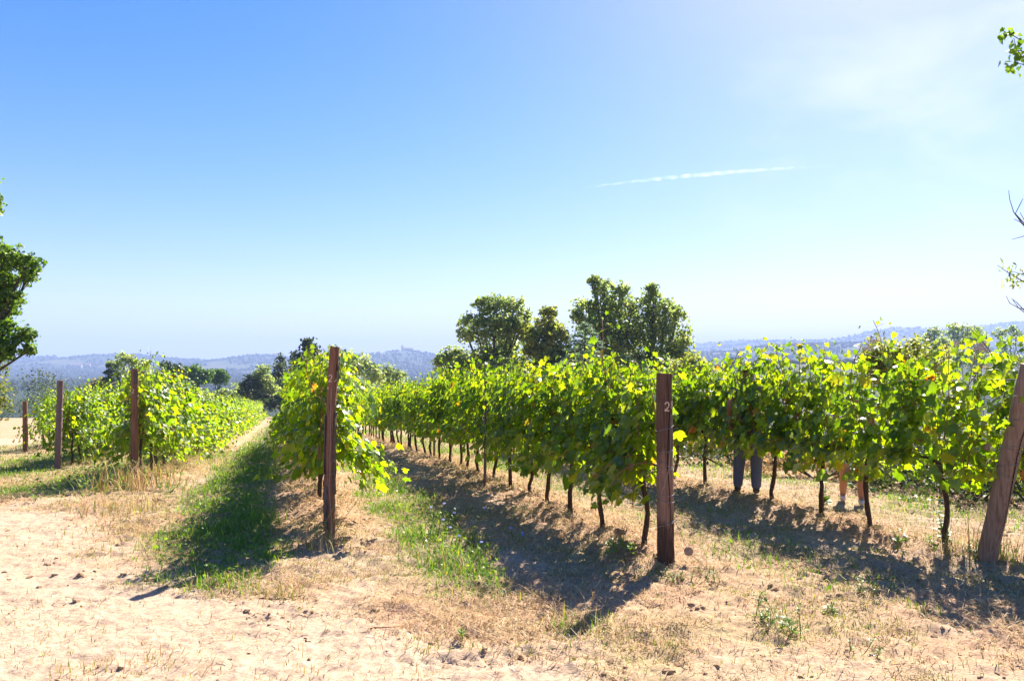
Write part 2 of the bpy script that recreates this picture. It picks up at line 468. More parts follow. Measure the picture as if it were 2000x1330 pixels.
M_trunk = simple_mat('vine_bark', (.075, .045, .028), .9, .2, 30, .5, (3, 3, .6), .8)
M_cane = simple_mat('vine_cane', (.26, .12, .045), .6, .35, 30, .3, (2, 2, .5))
M_petiole = simple_mat('vine_petiole', (.20, .22, .05), .55, .35, 30, .3)
M_post_dark = simple_mat('post_wood_dark', (.135, .080, .055), .85, .25, 22, .45, (3, 3, .22), .7, (.06, .034, .024), stain=[(0, .5), (.24, .55), (.30, 1.7), (.42, 1.9), (.52, 1.7), (.58, .85), (.8, .8), (1, 1.0)])
M_post_red = simple_mat('post_wood_red', (.205, .098, .058), .8, .3, 20, .4, (3, 3, .2), .6, (.10, .04, .025))
M_post_pale = simple_mat('post_wood_pale', (.25, .165, .11), .8, .3, 18, .35, (3, 3, .18), .6, (.15, .075, .04))
M_post_grey = simple_mat('post_wood_grey', (.185, .12, .105), .85, .25, 20, .4, (3, 3, .2), .6)
M_end = simple_mat('sawn_end', (.33, .23, .17), .9, .2, 30, .35, (1, 1, 1), .5)
M_crack = simple_mat('wood_crack', (.02, .012, .008), .95, .1, 10, .3)
M_patch = simple_mat('loose_bark', (.13, .095, .08), .95, .2, 40, .6, (2, 2, .6), .9)
M_paint = simple_mat('number_paint', (.62, .47, .34), .8, .3, 60, .3)
M_wire = simple_mat('wire', (.30, .29, .28), .45, .5, 40, .3, metal=0.7)
M_tie = simple_mat('green_tie', (.05, .33, .22), .5, .4, 20, .2)
M_bark = simple_mat('tree_bark', (.085, .065, .048), .9, .2, 12, .5, (2, 2, .5), .8)
M_brown = simple_mat('ivy_stems', (.17, .095, .05), .9, .2, 14, .5, (2, 2, .5), .8)
M_grape = simple_mat('grape', (.20, .27, .045), .35, .5, 30, .25)
M_clod = simple_mat('soil_clod', (.34, .225, .135), .95, .1, 25, .35, (1, 1, 1), .8)
M_jeans = simple_mat('trouser_cloth', (.10, .115, .19), .85, .2, 60, .3, (1, 1, 1), .3)
M_shorts = simple_mat('denim', (.025, .035, .065), .85, .2, 60, .3, (1, 1, 1), .3)
M_shirt = simple_mat('shirt_cloth', (.16, .17, .19), .9, .2, 60, .2)
M_skin = simple_mat('skin', (.38, .165, .10), .55, .4, 30, .08)
M_hair = simple_mat('hair', (.04, .025, .015), .6, .4, 60, .4)
M_shoe_d = simple_mat('dark_shoe', (.05, .04, .04), .7, .3, 30, .3)
M_shoe_w = simple_mat('white_shoe', (.62, .58, .54), .7, .3, 30, .15)
M_wall = simple_mat('stone_wall', (.42, .36, .30), .9, .2, 2, .2)
M_roof = simple_mat('roof_tile', (.33, .17, .11), .9, .2, 2, .25)
M_window = simple_mat('window_glass', (.03, .035, .045), .2, .5, 2, .2)
M_flower = simple_mat('chicory_petal', (.25, .28, .62), .7, .3, 20, .2)
M_elder = simple_mat('seed_head', (.48, .42, .36), .9, .2, 20, .25)

def ground_mat():
    m, N, L, out = mat_new('ground_soil')
    at = N.new('ShaderNodeAttribute'); at.attribute_name = 'soil'
    tc = N.new('ShaderNodeTexCoord')
    n1 = N.new('ShaderNodeTexNoise'); n1.inputs['Scale'].default_value = 26; n1.inputs['Detail'].default_value = 8; n1.inputs['Roughness'].default_value = .7
    mp = N.new('ShaderNodeMapping'); mp.inputs['Rotation'].default_value = (0, 0, 0.5); mp.inputs['Scale'].default_value = (0.35, 1.0, 1.0)
    n2 = N.new('ShaderNodeTexNoise'); n2.inputs['Scale'].default_value = 60; n2.inputs['Detail'].default_value = 5; n2.inputs['Roughness'].default_value = .65
    n2.inputs['Distortion'].default_value = 1.2
    L.new(tc.outputs['Object'], n1.inputs['Vector']); L.new(tc.outputs['Object'], mp.inputs['Vector']); L.new(mp.outputs[0], n2.inputs['Vector'])
    r1 = N.new('ShaderNodeMapRange'); r1.inputs['From Min'].default_value = .25; r1.inputs['From Max'].default_value = .75
    r1.inputs['To Min'].default_value = .62; r1.inputs['To Max'].default_value = 1.25
    r2 = N.new('ShaderNodeMapRange'); r2.inputs['From Min'].default_value = .3; r2.inputs['From Max'].default_value = .7
    r2.inputs['To Min'].default_value = .60; r2.inputs['To Max'].default_value = 1.22
    L.new(n1.outputs['Fac'], r1.inputs['Value']); L.new(n2.outputs['Fac'], r2.inputs['Value'])
    mu = N.new('ShaderNodeMath'); mu.operation = 'MULTIPLY'; L.new(r1.outputs[0], mu.inputs[0]); L.new(r2.outputs[0], mu.inputs[1])
    sc = N.new('ShaderNodeVectorMath'); sc.operation = 'SCALE'; L.new(at.outputs['Color'], sc.inputs[0]); L.new(mu.outputs[0], sc.inputs['Scale'])
    pr = N.new('ShaderNodeBsdfPrincipled'); pr.inputs['Roughness'].default_value = .95; pr.inputs['Specular IOR Level'].default_value = .15
    L.new(sc.outputs[0], pr.inputs['Base Color'])
    b = N.new('ShaderNodeBump'); b.inputs['Strength'].default_value = .7; b.inputs['Distance'].default_value = .012
    ad = N.new('ShaderNodeMath'); ad.operation = 'ADD'; L.new(n1.outputs['Fac'], ad.inputs[0]); L.new(n2.outputs['Fac'], ad.inputs[1])
    L.new(ad.outputs[0], b.inputs['Height']); L.new(b.outputs[0], pr.inputs['Normal'])
    L.new(pr.outputs[0], out.inputs['Surface'])
    return m
M_ground = ground_mat()

# ------------------------------------------------------------------ the ground and the hills (one fan of vertices round the viewpoint)
ang = np.radians(np.concatenate([np.linspace(-180, -50, 45)[:-1], np.arange(-50, 50.01, 0.2), np.linspace(50, 180, 45)[1:]]))
rad_near = np.concatenate([[0.02, 0.6, 1.3, 2.0, 2.6, 3.1], np.arange(3.5, 14, 0.03)])
rg = [14.0]
while rg[-1] < 130: rg.append(rg[-1] * 1.018)
rad1 = np.concatenate([rad_near, rg])
rh = [rg[-1]]
while rh[-1] < 9500: rh.append(rh[-1] * 1.022)
rad2 = np.array(rh)

def soil_colour(x, y):
    tm = track_mask(x, y); g = grass_mask(x, y); b = np.clip(berm(x, y) / 0.10, 0, 1)
    n = fbm(x * 0.8, y * 0.8, 71, 4); n2 = fbm(x * 3, y * 3, 72, 3)
    sand = np.array((.50, .36, .25)); straw = np.array((.46, .305, .185)); red = np.array((.43, .26, .165)); green = np.array((.10, .145, .03)); oliv = np.array((.33, .27, .13))
    w = sstep(.38, .62, n)[:, None]
    c = straw * (1 - w) + sand * 0.92 * w
    w = (sstep(.52, .68, n2) * .55)[:, None]; c = c * (1 - w) + red * w
    w = (sstep(.55, .72, fbm(x * 1.3, y * 1.3, 73, 3)) * .5)[:, None]; c = c * (1 - w) + oliv * w
    w = (b * (.45 + .5 * sstep(.4, .6, n2)))[:, None]; c = c * (1 - w) + red * 1.05 * w
    w = (g * .6 * (.4 + .6 * sstep(.36, .58, fbm(x * 1.9, y * 1.6, 14, 3))))[:, None]; c = c * (1 - w) + green * w
    far = sstep(16, 30, np.hypot(x, y))[:, None] * (1 - tm)[:, None] * .35
    c = c * (1 - far) + oliv * far
    sandv = sand * (0.90 + 0.2 * n2)[:, None]
    w = (tm * (.75 + .25 * sstep(.3, .5, n)))[:, None]; c = c * (1 - w) + sandv * w
    return c

def fan(name, rads, zfun, cfun, mat):
    A, Rr = np.meshgrid(ang[:-1], rads)
    x = (np.sin(A) * Rr).ravel(); y = (np.cos(A) * Rr).ravel()
    z = zfun(x, y)
    na = len(ang) - 1; nr = len(rads)
    i = np.arange(nr - 1)[:, None] * na; j = np.arange(na)[None, :]; k = (j + 1) % na
    F = np.stack([i + j, i + k, i + na + k, i + na + j], -1).reshape(-1, 4)[:, ::-1]
    mb = MB(); mb.add(np.stack([x, y, z], 1), F)
    me = mb.mesh(name, mat, True)
    col = cfun(x, y)
    at = me.attributes.new('soil', 'FLOAT_COLOR', 'POINT')
    at.data.foreach_set('color', np.concatenate([col, np.ones((len(col), 1))], 1).ravel())
    return mobj(name, me, None, 'structure')

fan('ground', rad1, gz, soil_colour, M_ground)

def hill_colour(x, y):
    n = fbm(x / 160, y / 220, 81, 4); n2 = fbm(x / 40, y / 60, 82, 3)
    wood = np.array((.030, .050, .022)); field = np.array((.13, .125, .06)); mead = np.array((.050, .072, .028))
    w = sstep(.56, .66, n)[:, None]; c = wood * (1 - w) + mead * w
    w = (sstep(.66, .70, n) * .6)[:, None]; c = c * (1 - w) + field * w
    near = (1 - sstep(130, 260, np.hypot(x, y)))[:, None]
    c = c * (1 - near) + np.array((.085, .11, .036)) * near
    return c * (.8 + .4 * n2)[:, None]

M_hill = ground_mat(); M_hill.name = 'hill_ground'
for nd in M_hill.node_tree.nodes:
    if nd.type == 'TEX_NOISE': nd.inputs['Scale'].default_value *= 0.004
    if nd.type == 'BUMP': nd.inputs['Distance'].default_value = 3.0
def hill_join(x, y):
    r = np.hypot(x, y); w = sstep(131, 200, r)
    return base_z(x, y) * (1 - w) + hill_z(x, y) * w
fan('hills', rad2, hill_join, hill_colour, M_hill)

# air: one closed box of thin haze
def haze_box():
    mb = MB(); box(mb, -9000, 9000, -300, 9300, -32, 330)
    m, N, L, out = mat_new('haze_air')
    v = N.new('ShaderNodeVolumePrincipled')
    v.inputs['Color'].default_value = (.44, .60, 1.0, 1)
    v.inputs['Density'].default_value = 0.00027
    v.inputs['Anisotropy'].default_value = 0.0
    L.new(v.outputs[0], out.inputs['Volume'])
    return mb.obj('haze', m, None, False, 'stuff')
haze_box()

# woods covering the far hills
def woods():
    n = 42000
    y = np.exp(rng.uniform(math.log(900), math.log(5200), n)); t = rng.uniform(-.95, .95, n)
    # crests get their own line of trees
    k = 2600
    yc = rng.choice([3400, 2500, 4200, 1000], k, p=[.35, .25, .25, .15]); yc = yc * (1 + rng.normal(0, .012, k))
    y = np.concatenate([y, yc]); t = np.concatenate([t, rng.uniform(-.8, .8, k)])
    x = t * y
    keep = fbm(x / 160, y / 220, 81, 4) < 0.655
    x, y = x[keep], y[keep]
    z = hill_z(x, y)
    n = len(x)
    s = rng.uniform(2.2, 6.0, n) * np.clip((y / 2500) ** .5, .5, 1.2)
    V = ICO_V[None] * (s[:, None, None] * rng.uniform(.75, 1.25, (n, 12, 1))) * np.stack([rng.uniform(.8, 1.3, n), rng.uniform(.8, 1.3, n), rng.uniform(.75, 1.35, n)], 1)[:, None, :]
    V = V + np.stack([x, y, z + s * .55], 1)[:, None, :]
    F = ICO_F[None] + (np.arange(n) * 12)[:, None, None]
    mb = MB(); mb.add(V.reshape(-1, 3), F.reshape(-1, 3))
    mb.obj('woods', M_wood, None, True, 'stuff')
woods()

# ------------------------------------------------------------------ the far castle and hill houses
def house(name, label, cat, u, depth, w, d, h, group=None, tower=None):
    x = (u - 1000) / FPX * depth
    z = float(hill_z(np.array([x]), np.array([depth]))[0])
    t = thing(name, label, cat, (x, depth, z), 0.2, group)
    mb = MB(); box(mb, -w / 2, w / 2, -d / 2, d / 2, -3, h); wall = mb.obj('wall', M_wall, t)
    mb = MB()
    V = [(-w / 2 - .4, -d / 2 - .4, h), (w / 2 + .4, -d / 2 - .4, h), (w / 2 + .4, d / 2 + .4, h), (-w / 2 - .4, d / 2 + .4, h), (-w / 2 - .4, 0, h + d * .28), (w / 2 + .4, 0, h + d * .28)]
    mb.add(V, [(0, 1, 5, 4), (2, 3, 4, 5)]); mb.add(V, [(1, 2, 5), (3, 0, 4)]); mb.add(V, [(3, 2, 1, 0)])
    mb.obj('roof', M_roof, t)
    for k in range(int(w // 5)):
        for s in range(int(h // 4)):
            mb = MB(); box(mb, -w / 2 + 2 + k * 5, -w / 2 + 3.3 + k * 5, -d / 2 - .06, -d / 2 + .05, 1.5 + s * 3.6, 3.2 + s * 3.6)
            mb.obj('window', M_window, wall)
    if tower:
        tx, tw, th = tower
        mb = MB(); box(mb, tx - tw / 2, tx + tw / 2, -tw / 2, tw / 2, h + d * .05, th); mb.obj('tower', M_wall, t)
        mb = MB(); box(mb, tx - tw / 2 - .6, tx + tw / 2 + .6, -tw / 2 - .6, tw / 2 + .6, th, th + 1.6); mb.obj('battlement', M_wall, t)
    return t
house('castle', 'hazy grey hilltop castle with a square tower on the far ridge', 'castle', 795, 3330, 46, 20, 8, None, (-20, 7, 20))
house('farmhouse', 'pale farmhouse with reddish roof low on the far blue hillside', 'house', 152, 2750, 26, 14, 9)
house('farmhouse', 'small cream house with reddish roof beside the larger pale farmhouse', 'house', 172, 2800, 16, 11, 8)
house('farmhouse', 'pale house alone on the hillside below the far blue ridge', 'house', 222, 2900, 18, 11, 9)

# contrail: long thin ice cloud high in the sky
def contrail():
    D = 9400.0
    n = 60
    P = []
    for i in range(n):
        s = i / (n - 1)
        u = 1145 + (1630 - 1145) * s; v = 366 - 42 * s - 5 * math.sin(s * 3.1)
        P.append(px_at(u, v, D + 900 * s) + Vector((0, 0, 5 * math.sin(i * 1.7))))
    R = [8 + 20 * math.sin(math.pi * min(1, (i / (n - 1)) * 1.1)) ** 1.2 * (.85 + .25 * random.random()) for i in range(n)]
    mb = MB(); add_tube(mb, [tuple(p) for p in P], R, 10)
    m, N, L, out = mat_new('ice_cloud')
    v = N.new('ShaderNodeVolumePrincipled'); v.inputs['Color'].default_value = (1, 1, 1, 1)
    v.inputs['Density'].default_value = 0.0035; v.inputs['Anisotropy'].default_value = 0.6
    no = N.new('ShaderNodeTexNoise'); no.inputs['Scale'].default_value = .012; no.inputs['Detail'].default_value = 5; tc = N.new('ShaderNodeTexCoord'); L.new(tc.outputs['Object'], no.inputs['Vector'])
    mr = N.new('ShaderNodeMapRange'); mr.inputs['From Min'].default_value = .38; mr.inputs['From Max'].default_value = .7; mr.inputs['To Max'].default_value = .0035; L.new(no.outputs['Fac'], mr.inputs['Value']); L.new(mr.outputs[0], v.inputs['Density'])
    L.new(v.outputs[0], out.inputs['Volume'])
    o = mb.obj('contrail', m, None, True, 'stuff')
    tag(o, 'thin white vapour trail slanting across the pale sky', 'vapour trail')
contrail()

# ------------------------------------------------------------------ grape vines
def blob_rand(r, n):
    return norm(r.normal(0, 1, (n, 3)))

def grow_vine(seed, lod, density=1.0, ztop=1.86, low=0.55, thick=1.0, tallshoot=0):
    """local frame: row along y. returns leaf arrays and cane polylines"""
    r = np.random.default_rng(seed)
    P = []; Nn = []; T = []; S = []; canes = []
    nsh = int(round(25 * density)) if lod < 2 else int(round(17 * density))
    step = {0: .070, 1: .08, 2: .105}[lod]
    for k in range(nsh + tallshoot):
        tall = k >= nsh
        y0 = r.uniform(-.5, .5); side = 1 if r.random() < .5 else -1
        p = np.array([r.normal(0, .06), y0, .80 + r.normal(0, .07)])
        hang = (r.random() < (.42 if thick >= 1 else .26)) and not tall
        if hang:
            d = norm(np.array([side * r.uniform(.7, 1.1), r.normal(0, .3), r.uniform(-.2, .5)]))
            length = r.uniform(.55, 1.1)
        else:
            d = norm(np.array([side * r.uniform(.05, .38) * thick, r.normal(0, .22), 1.0]))
            length = (ztop - .8) * r.uniform(.72, 1.16)
        if tall: d = norm(np.array([0.1 * side, r.normal(0, .1), 1.])); length = (ztop - .8) + (r.uniform(.3, .6) if tallshoot > 2 else r.uniform(.18, .36))
        pts = [p.copy()]
        s = 0
        while s < length:
            if hang: d = norm(d + np.array([r.normal(0, .10), r.normal(0, .12), -.21 + r.normal(0, .07)]))
            else:
                pull = -0.10 * p[0] / .2
                d = norm(d + np.array([pull + r.normal(0, .13), r.normal(0, .12), (-.20 if (p[2] > ztop - .08 and not tall) else .03)]))
                if abs(p[0]) > .33 * thick: d[0] -= np.sign(p[0]) * .25
            p = p + d * step; s += step
            if p[2] < low + .12 * math.sin(9 * y0 + seed): break
            pts.append(p.copy())
            for rep in range((2 if tall else (2 if lod == 2 else 3)) if r.random() < .72 else 1):
                a = r.uniform(0, 2 * math.pi)
                off = np.array([math.cos(a) * 1.25, math.sin(a) * .9, r.uniform(-.35, .55)])
                ln = r.uniform(.05, .12) if rep == 0 else r.uniform(.10, .24)
                q = p + off * ln
                out = np.array([np.sign(q[0] if abs(q[0]) > .04 else off[0]), 0, 0])
                nn = out * r.uniform(.25, 1.15) + np.array([r.normal(0, .35), r.normal(0, .5), r.uniform(.05, 1.05)])
                tt = out * .5 + np.array([0, r.normal(0, .6), -r.uniform(.3, 1.2)]) + off * .3
                frac = s / length
                sz = r.choice([r.uniform(.055, .095), r.uniform(.085, .135), r.uniform(.10, .155)]) * (1.0 - (.45 * max(0, frac - .75) / .25)) * (.9 if rep else 1)
                if tall: sz *= .8
                q[2] = max(q[2], low)
                P.append(q); Nn.append(nn); T.append(tt); S.append(sz)
        if len(pts) > 3: canes.append(np.array(pts))
    return np.array(P), np.array(Nn), np.array(T), np.array(S), canes

def trunk_mesh(seed, sides=7, h=.80):
    r = np.random.default_rng(seed)
    mb = MB()
    dx, dy = r.normal(0, .03), r.normal(0, .07)
    n = 9; pts = []; rad = []
    w = r.normal(0, .02, (n, 2)); w = np.cumsum(w, 0) * .7
    for i in range(n):
        s = i / (n - 1)
        pts.append((dx * math.sin(s * 3) + w[i][0], dy * s + w[i][1], -.12 + (h + .1) * s))
        rad.append((.030 - .009 * s + (.012 if i == 0 else 0) + (.010 if i == n - 1 else 0)) * r.uniform(.85, 1.15))
    add_tube(mb, pts, rad, sides)
    top = np.array(pts[-1])
    for sg in (-1, 1):
        L = r.uniform(.28, .5)
        arm = [top + np.array((0, 0, -.02)), top + np.array((r.normal(0, .02), sg * L * .35, .06 + r.normal(0, .02))), top + np.array((r.normal(0, .03), sg * L, .03 + r.normal(0, .03)))]
        add_tube(mb, arm, [.021, .016, .009], max(4, sides - 2))
    return mb

def foliage_mb(P, Nn, T, S, lod, r):
    mb = MB()
    X, Y, Z = frames(Nn, T)
    kind = r.integers(0, 5, len(P))
    for k in range(5):
        m = kind == k
        if m.any():
            TV, TF = LEAF[lod][k]
            stamp(mb, TV, TF, P[m], X[m], Y[m], Z[m], S[m])
    return mb

LEAF_MESH = []
for k in range(5):
    mb = MB(); mb.add(*LEAF[0][k]); LEAF_MESH.append(mb.mesh('leaf', M_vine_obj, True))

ORD = ['first', 'second', 'third', 'fourth', 'fifth', 'sixth', 'seventh', 'eighth', 'ninth', 'tenth', 'eleventh', 'twelfth']
ROW_POST = {'L3': 'the short post by the track', 'L2': 'the grey post beside green weeds', 'L1': 'the weed-wrapped post of the yellow-green row',
            'M': 'the tall post with loose bark', 'R1': 'the thick dark post numbered 28', 'R2': 'the pale leaning post'}
ROW_GROUP = {'L3': 'vines by the far track', 'L2': 'vines behind the grey post', 'L1': 'vines of the long sunlit row', 'M': 'vines behind the post with loose bark', 'R1': 'vines behind the post numbered 28', 'R2': 'vines behind the leaning post'}

def near_vine(label, group, loc, seed, density, n_single, ztop, low, bunches=0, tall=0, thick=1.0, clear=False):
    t = thing('grape_vine', label, 'grape vine', loc, ROW_ANG, group)
    r = np.random.default_rng(seed)
    P, Nn, T, S, canes = grow_vine(seed, 0, density, ztop, low, thick, tall)
    if clear:      # the end post stands clear of the first vine
        keep = ~((P[:, 1] < -.33) & (P[:, 0] < .12))
        P, Nn, T, S = P[keep], Nn[keep], T[keep], S[keep]
        canes = [c for c in canes if c[:, 1].min() > -.40 or c[0][0] > .1]
    trunk_mesh(seed + 7).obj('trunk', M_trunk, t, True)
    for c in canes:
        mb = MB(); add_tube(mb, c, np.linspace(.006, .003, len(c)), 4, False)
        mb.obj('cane', M_cane, t, True)
    # ties on the trunk
    mb = MB(); add_tube(mb, [(.03 * math.cos(a), .03 * math.sin(a), .42) for a in np.linspace(0, 6.28, 9)], .004, 4, False); mb.obj('tie', M_tie, t)
    # camera-side leaves become single objects
    cdir = np.array([-loc[0], -loc[1], 0.2]); cdir /= np.linalg.norm(cdir)
    cl = np.array([cdir[0] * math.cos(-ROW_ANG) - cdir[1] * math.sin(-ROW_ANG), cdir[0] * math.sin(-ROW_ANG) + cdir[1] * math.cos(-ROW_ANG), .2])
    score = P @ cl + S * 2.0
    order = np.argsort(-score)
    single = order[:n_single]; rest = order[n_single:]
    X, Y, Z = frames(Nn, T)
    for i in single:
        o = bpy.data.objects.new('leaf', LEAF_MESH[int(r.integers(0, 5))])
        C.objects.link(o); o.parent = t
        M = Matrix.Identity(4)
        s = S[i]
        for a in range(3):
            M[a][0] = X[i][a] * s; M[a][1] = Y[i][a] * s; M[a][2] = Z[i][a] * s; M[a][3] = P[i][a]
        o.matrix_local = M
    foliage_mb(P[rest], Nn[rest], T[rest], S[rest], 0, r).obj('foliage', M_vine, t, True, 'stuff')
    # petioles, joined: hair-thin stalks
    mb = MB()
    ctr = np.concatenate(canes)
    for i in order[::2]:
        q = ctr[np.argmin(((ctr - P[i]) ** 2).sum(1))]
        add_tube(mb, [q, (q + P[i]) / 2 + np.array((0, 0, .01)), P[i]], .0017, 3, False)
    mb.obj('petioles', M_petiole, t, False, 'stuff')
    for b in range(bunches):
        mb = MB()
        bx, by, bz = r.choice([-.12, .1, .16]), r.uniform(-.3, .3), r.uniform(.58, .74)
        for g in range(46):
            s = r.random()
            rr = .042 * (1 - s) ** .6 + .004
            a = r.uniform(0, 6.28)
            mb.add(ICO_V * r.uniform(.0075, .0095) + np.array((bx + rr * math.cos(a), by + rr * math.sin(a), bz - .17 * s)), ICO_F)
        gb = mb.obj('grape_bunch', M_grape, t, True)
        mb = MB(); add_tube(mb, [(bx, by, bz + .1), (bx, by, bz - .12)], .002, 3, False); mb.obj('stalk', M_petiole, gb)
    return t

POOL = {}
def pool(kind, n, **kw):
    if kind not in POOL:
        lst = []
        lod = kw.pop('lod')
        for k in range(n):
            sd = hash(kind) % 1 + 500 + 37 * k + {'mid': 0, 'far': 1000, 'midL': 2000, 'farL': 3000}[kind]
            P, Nn, T, S, canes = grow_vine(sd, lod, **kw)
            r = np.random.default_rng(sd)
            f = foliage_mb(P, Nn, T, S, lod, r).mesh('foliage', M_vine, True)
            tr = trunk_mesh(sd, 6 if lod == 1 else 5).mesh('trunk', M_trunk, True)
            mb = MB()
            for c in canes: add_tube(mb, c, .0045, 3, False)
            lst.append((f, tr, mb.mesh('canes', M_cane)))
        POOL[kind] = lst
    return POOL[kind]

def far_vine(label, group, loc, variant, flip, scale, with_canes):
    t = thing('grape_vine', label, 'grape vine', loc, ROW_ANG + (math.pi if flip else 0), group)
    t.scale = (scale, 1.0, scale)
    f, tr, ca = variant
    mobj('trunk', tr, t); mobj('foliage', f, t, 'stuff')
    if with_canes: mobj('canes', ca, t, 'stuff')
    return t

pool('mid', 9, lod=1, density=1.18, ztop=1.76, low=.55)
pool('far', 6, lod=2, density=1.18, ztop=1.76, low=.55)
pool('midL', 6, lod=1, density=1.45, ztop=1.74, low=.16, thick=1.25)
pool('farL', 6, lod=2, density=1.45, ztop=1.74, low=.16, thick=1.25)

SPACE = 0.86
def plant_row(r, y_first, y_end, n_near, density, n_single, ztop, low, lab_n=12):
    i = 0; y = y_first
    rr = random.Random(sum(map(ord, r)))
    while y < y_end:
        x = ROWS[r] + SLOPE * y + rr.gauss(0, .02)
        yy = y + rr.gauss(0, .03)
        z = gzs(x, yy) - .01
        if i < lab_n:
            label = 'leafy green grape vine, %s in the row from %s' % (ORD[i], ROW_POST[r])
        else:
            label = 'small distant grape vine far along the row from %s' % ROW_POST[r]
        label = label if len(label.split()) <= 16 else 'distant grape vine in the row from %s' % ROW_POST[r]
        if i < n_near:
            b = 2 if (r == 'R2' and i == 0) else (1 if r in ('R2', 'R1') and i in (1, 3) else 0)
            near_vine(label, ROW_GROUP[r], (x, yy, z), 1000 + 50 * i + 7 * ord(r[0]) + len(r), density * (.78 if r == 'R2' and i < 2 else (1.22 if r == 'R2' else 1)), n_single if i < 5 else 0, ztop + rr.gauss(0, .05), low, b, (4 if r == 'L1' and i == 1 else 1) if (i % 3 == 1 and r != 'M') else 0, .8 if r == 'M' else 1.0, clear=(i == 0 and r in ('R1', 'M', 'L1')))
        else:
            far = y > 26
            k = ('far' if far else 'mid') + ('L' if r[0] == 'L' else '')
            pl = POOL[k]
            far_vine(label, ROW_GROUP[r], (x, yy, z), pl[rr.randrange(len(pl))], rr.random() < .5, rr.uniform(.93, 1.06) * (1.07 if r in ('L2', 'L3') else 1), not far)
        i += 1; y += SPACE
plant_row('R1', 7.45, 46, 7, 1.10, 170, 1.73, .50)
plant_row('R2', 7.48, 22, 7, 1.08, 170, 1.80, .60)
plant_row('M', 8.55, 62, 3, 1.15, 150, 1.80, .50)
plant_row('L1', 13.4, 90, 2, 1.25, 60, 1.72, .18)
plant_row('L2', 19.9, 37, 0, 1, 0, 1.6, .3)
plant_row('L3', 26.9, 41, 0, 1, 0, 1.6, .3)
# foliage carried on past the leaning post
near_vine('grape vine arching over the pale leaning post at the edge of the vineyard', 'vines behind the leaning post', (4.84, 7.42, gzs(4.84, 7.42)), 4242, 1.15, 150, 1.98, .75)

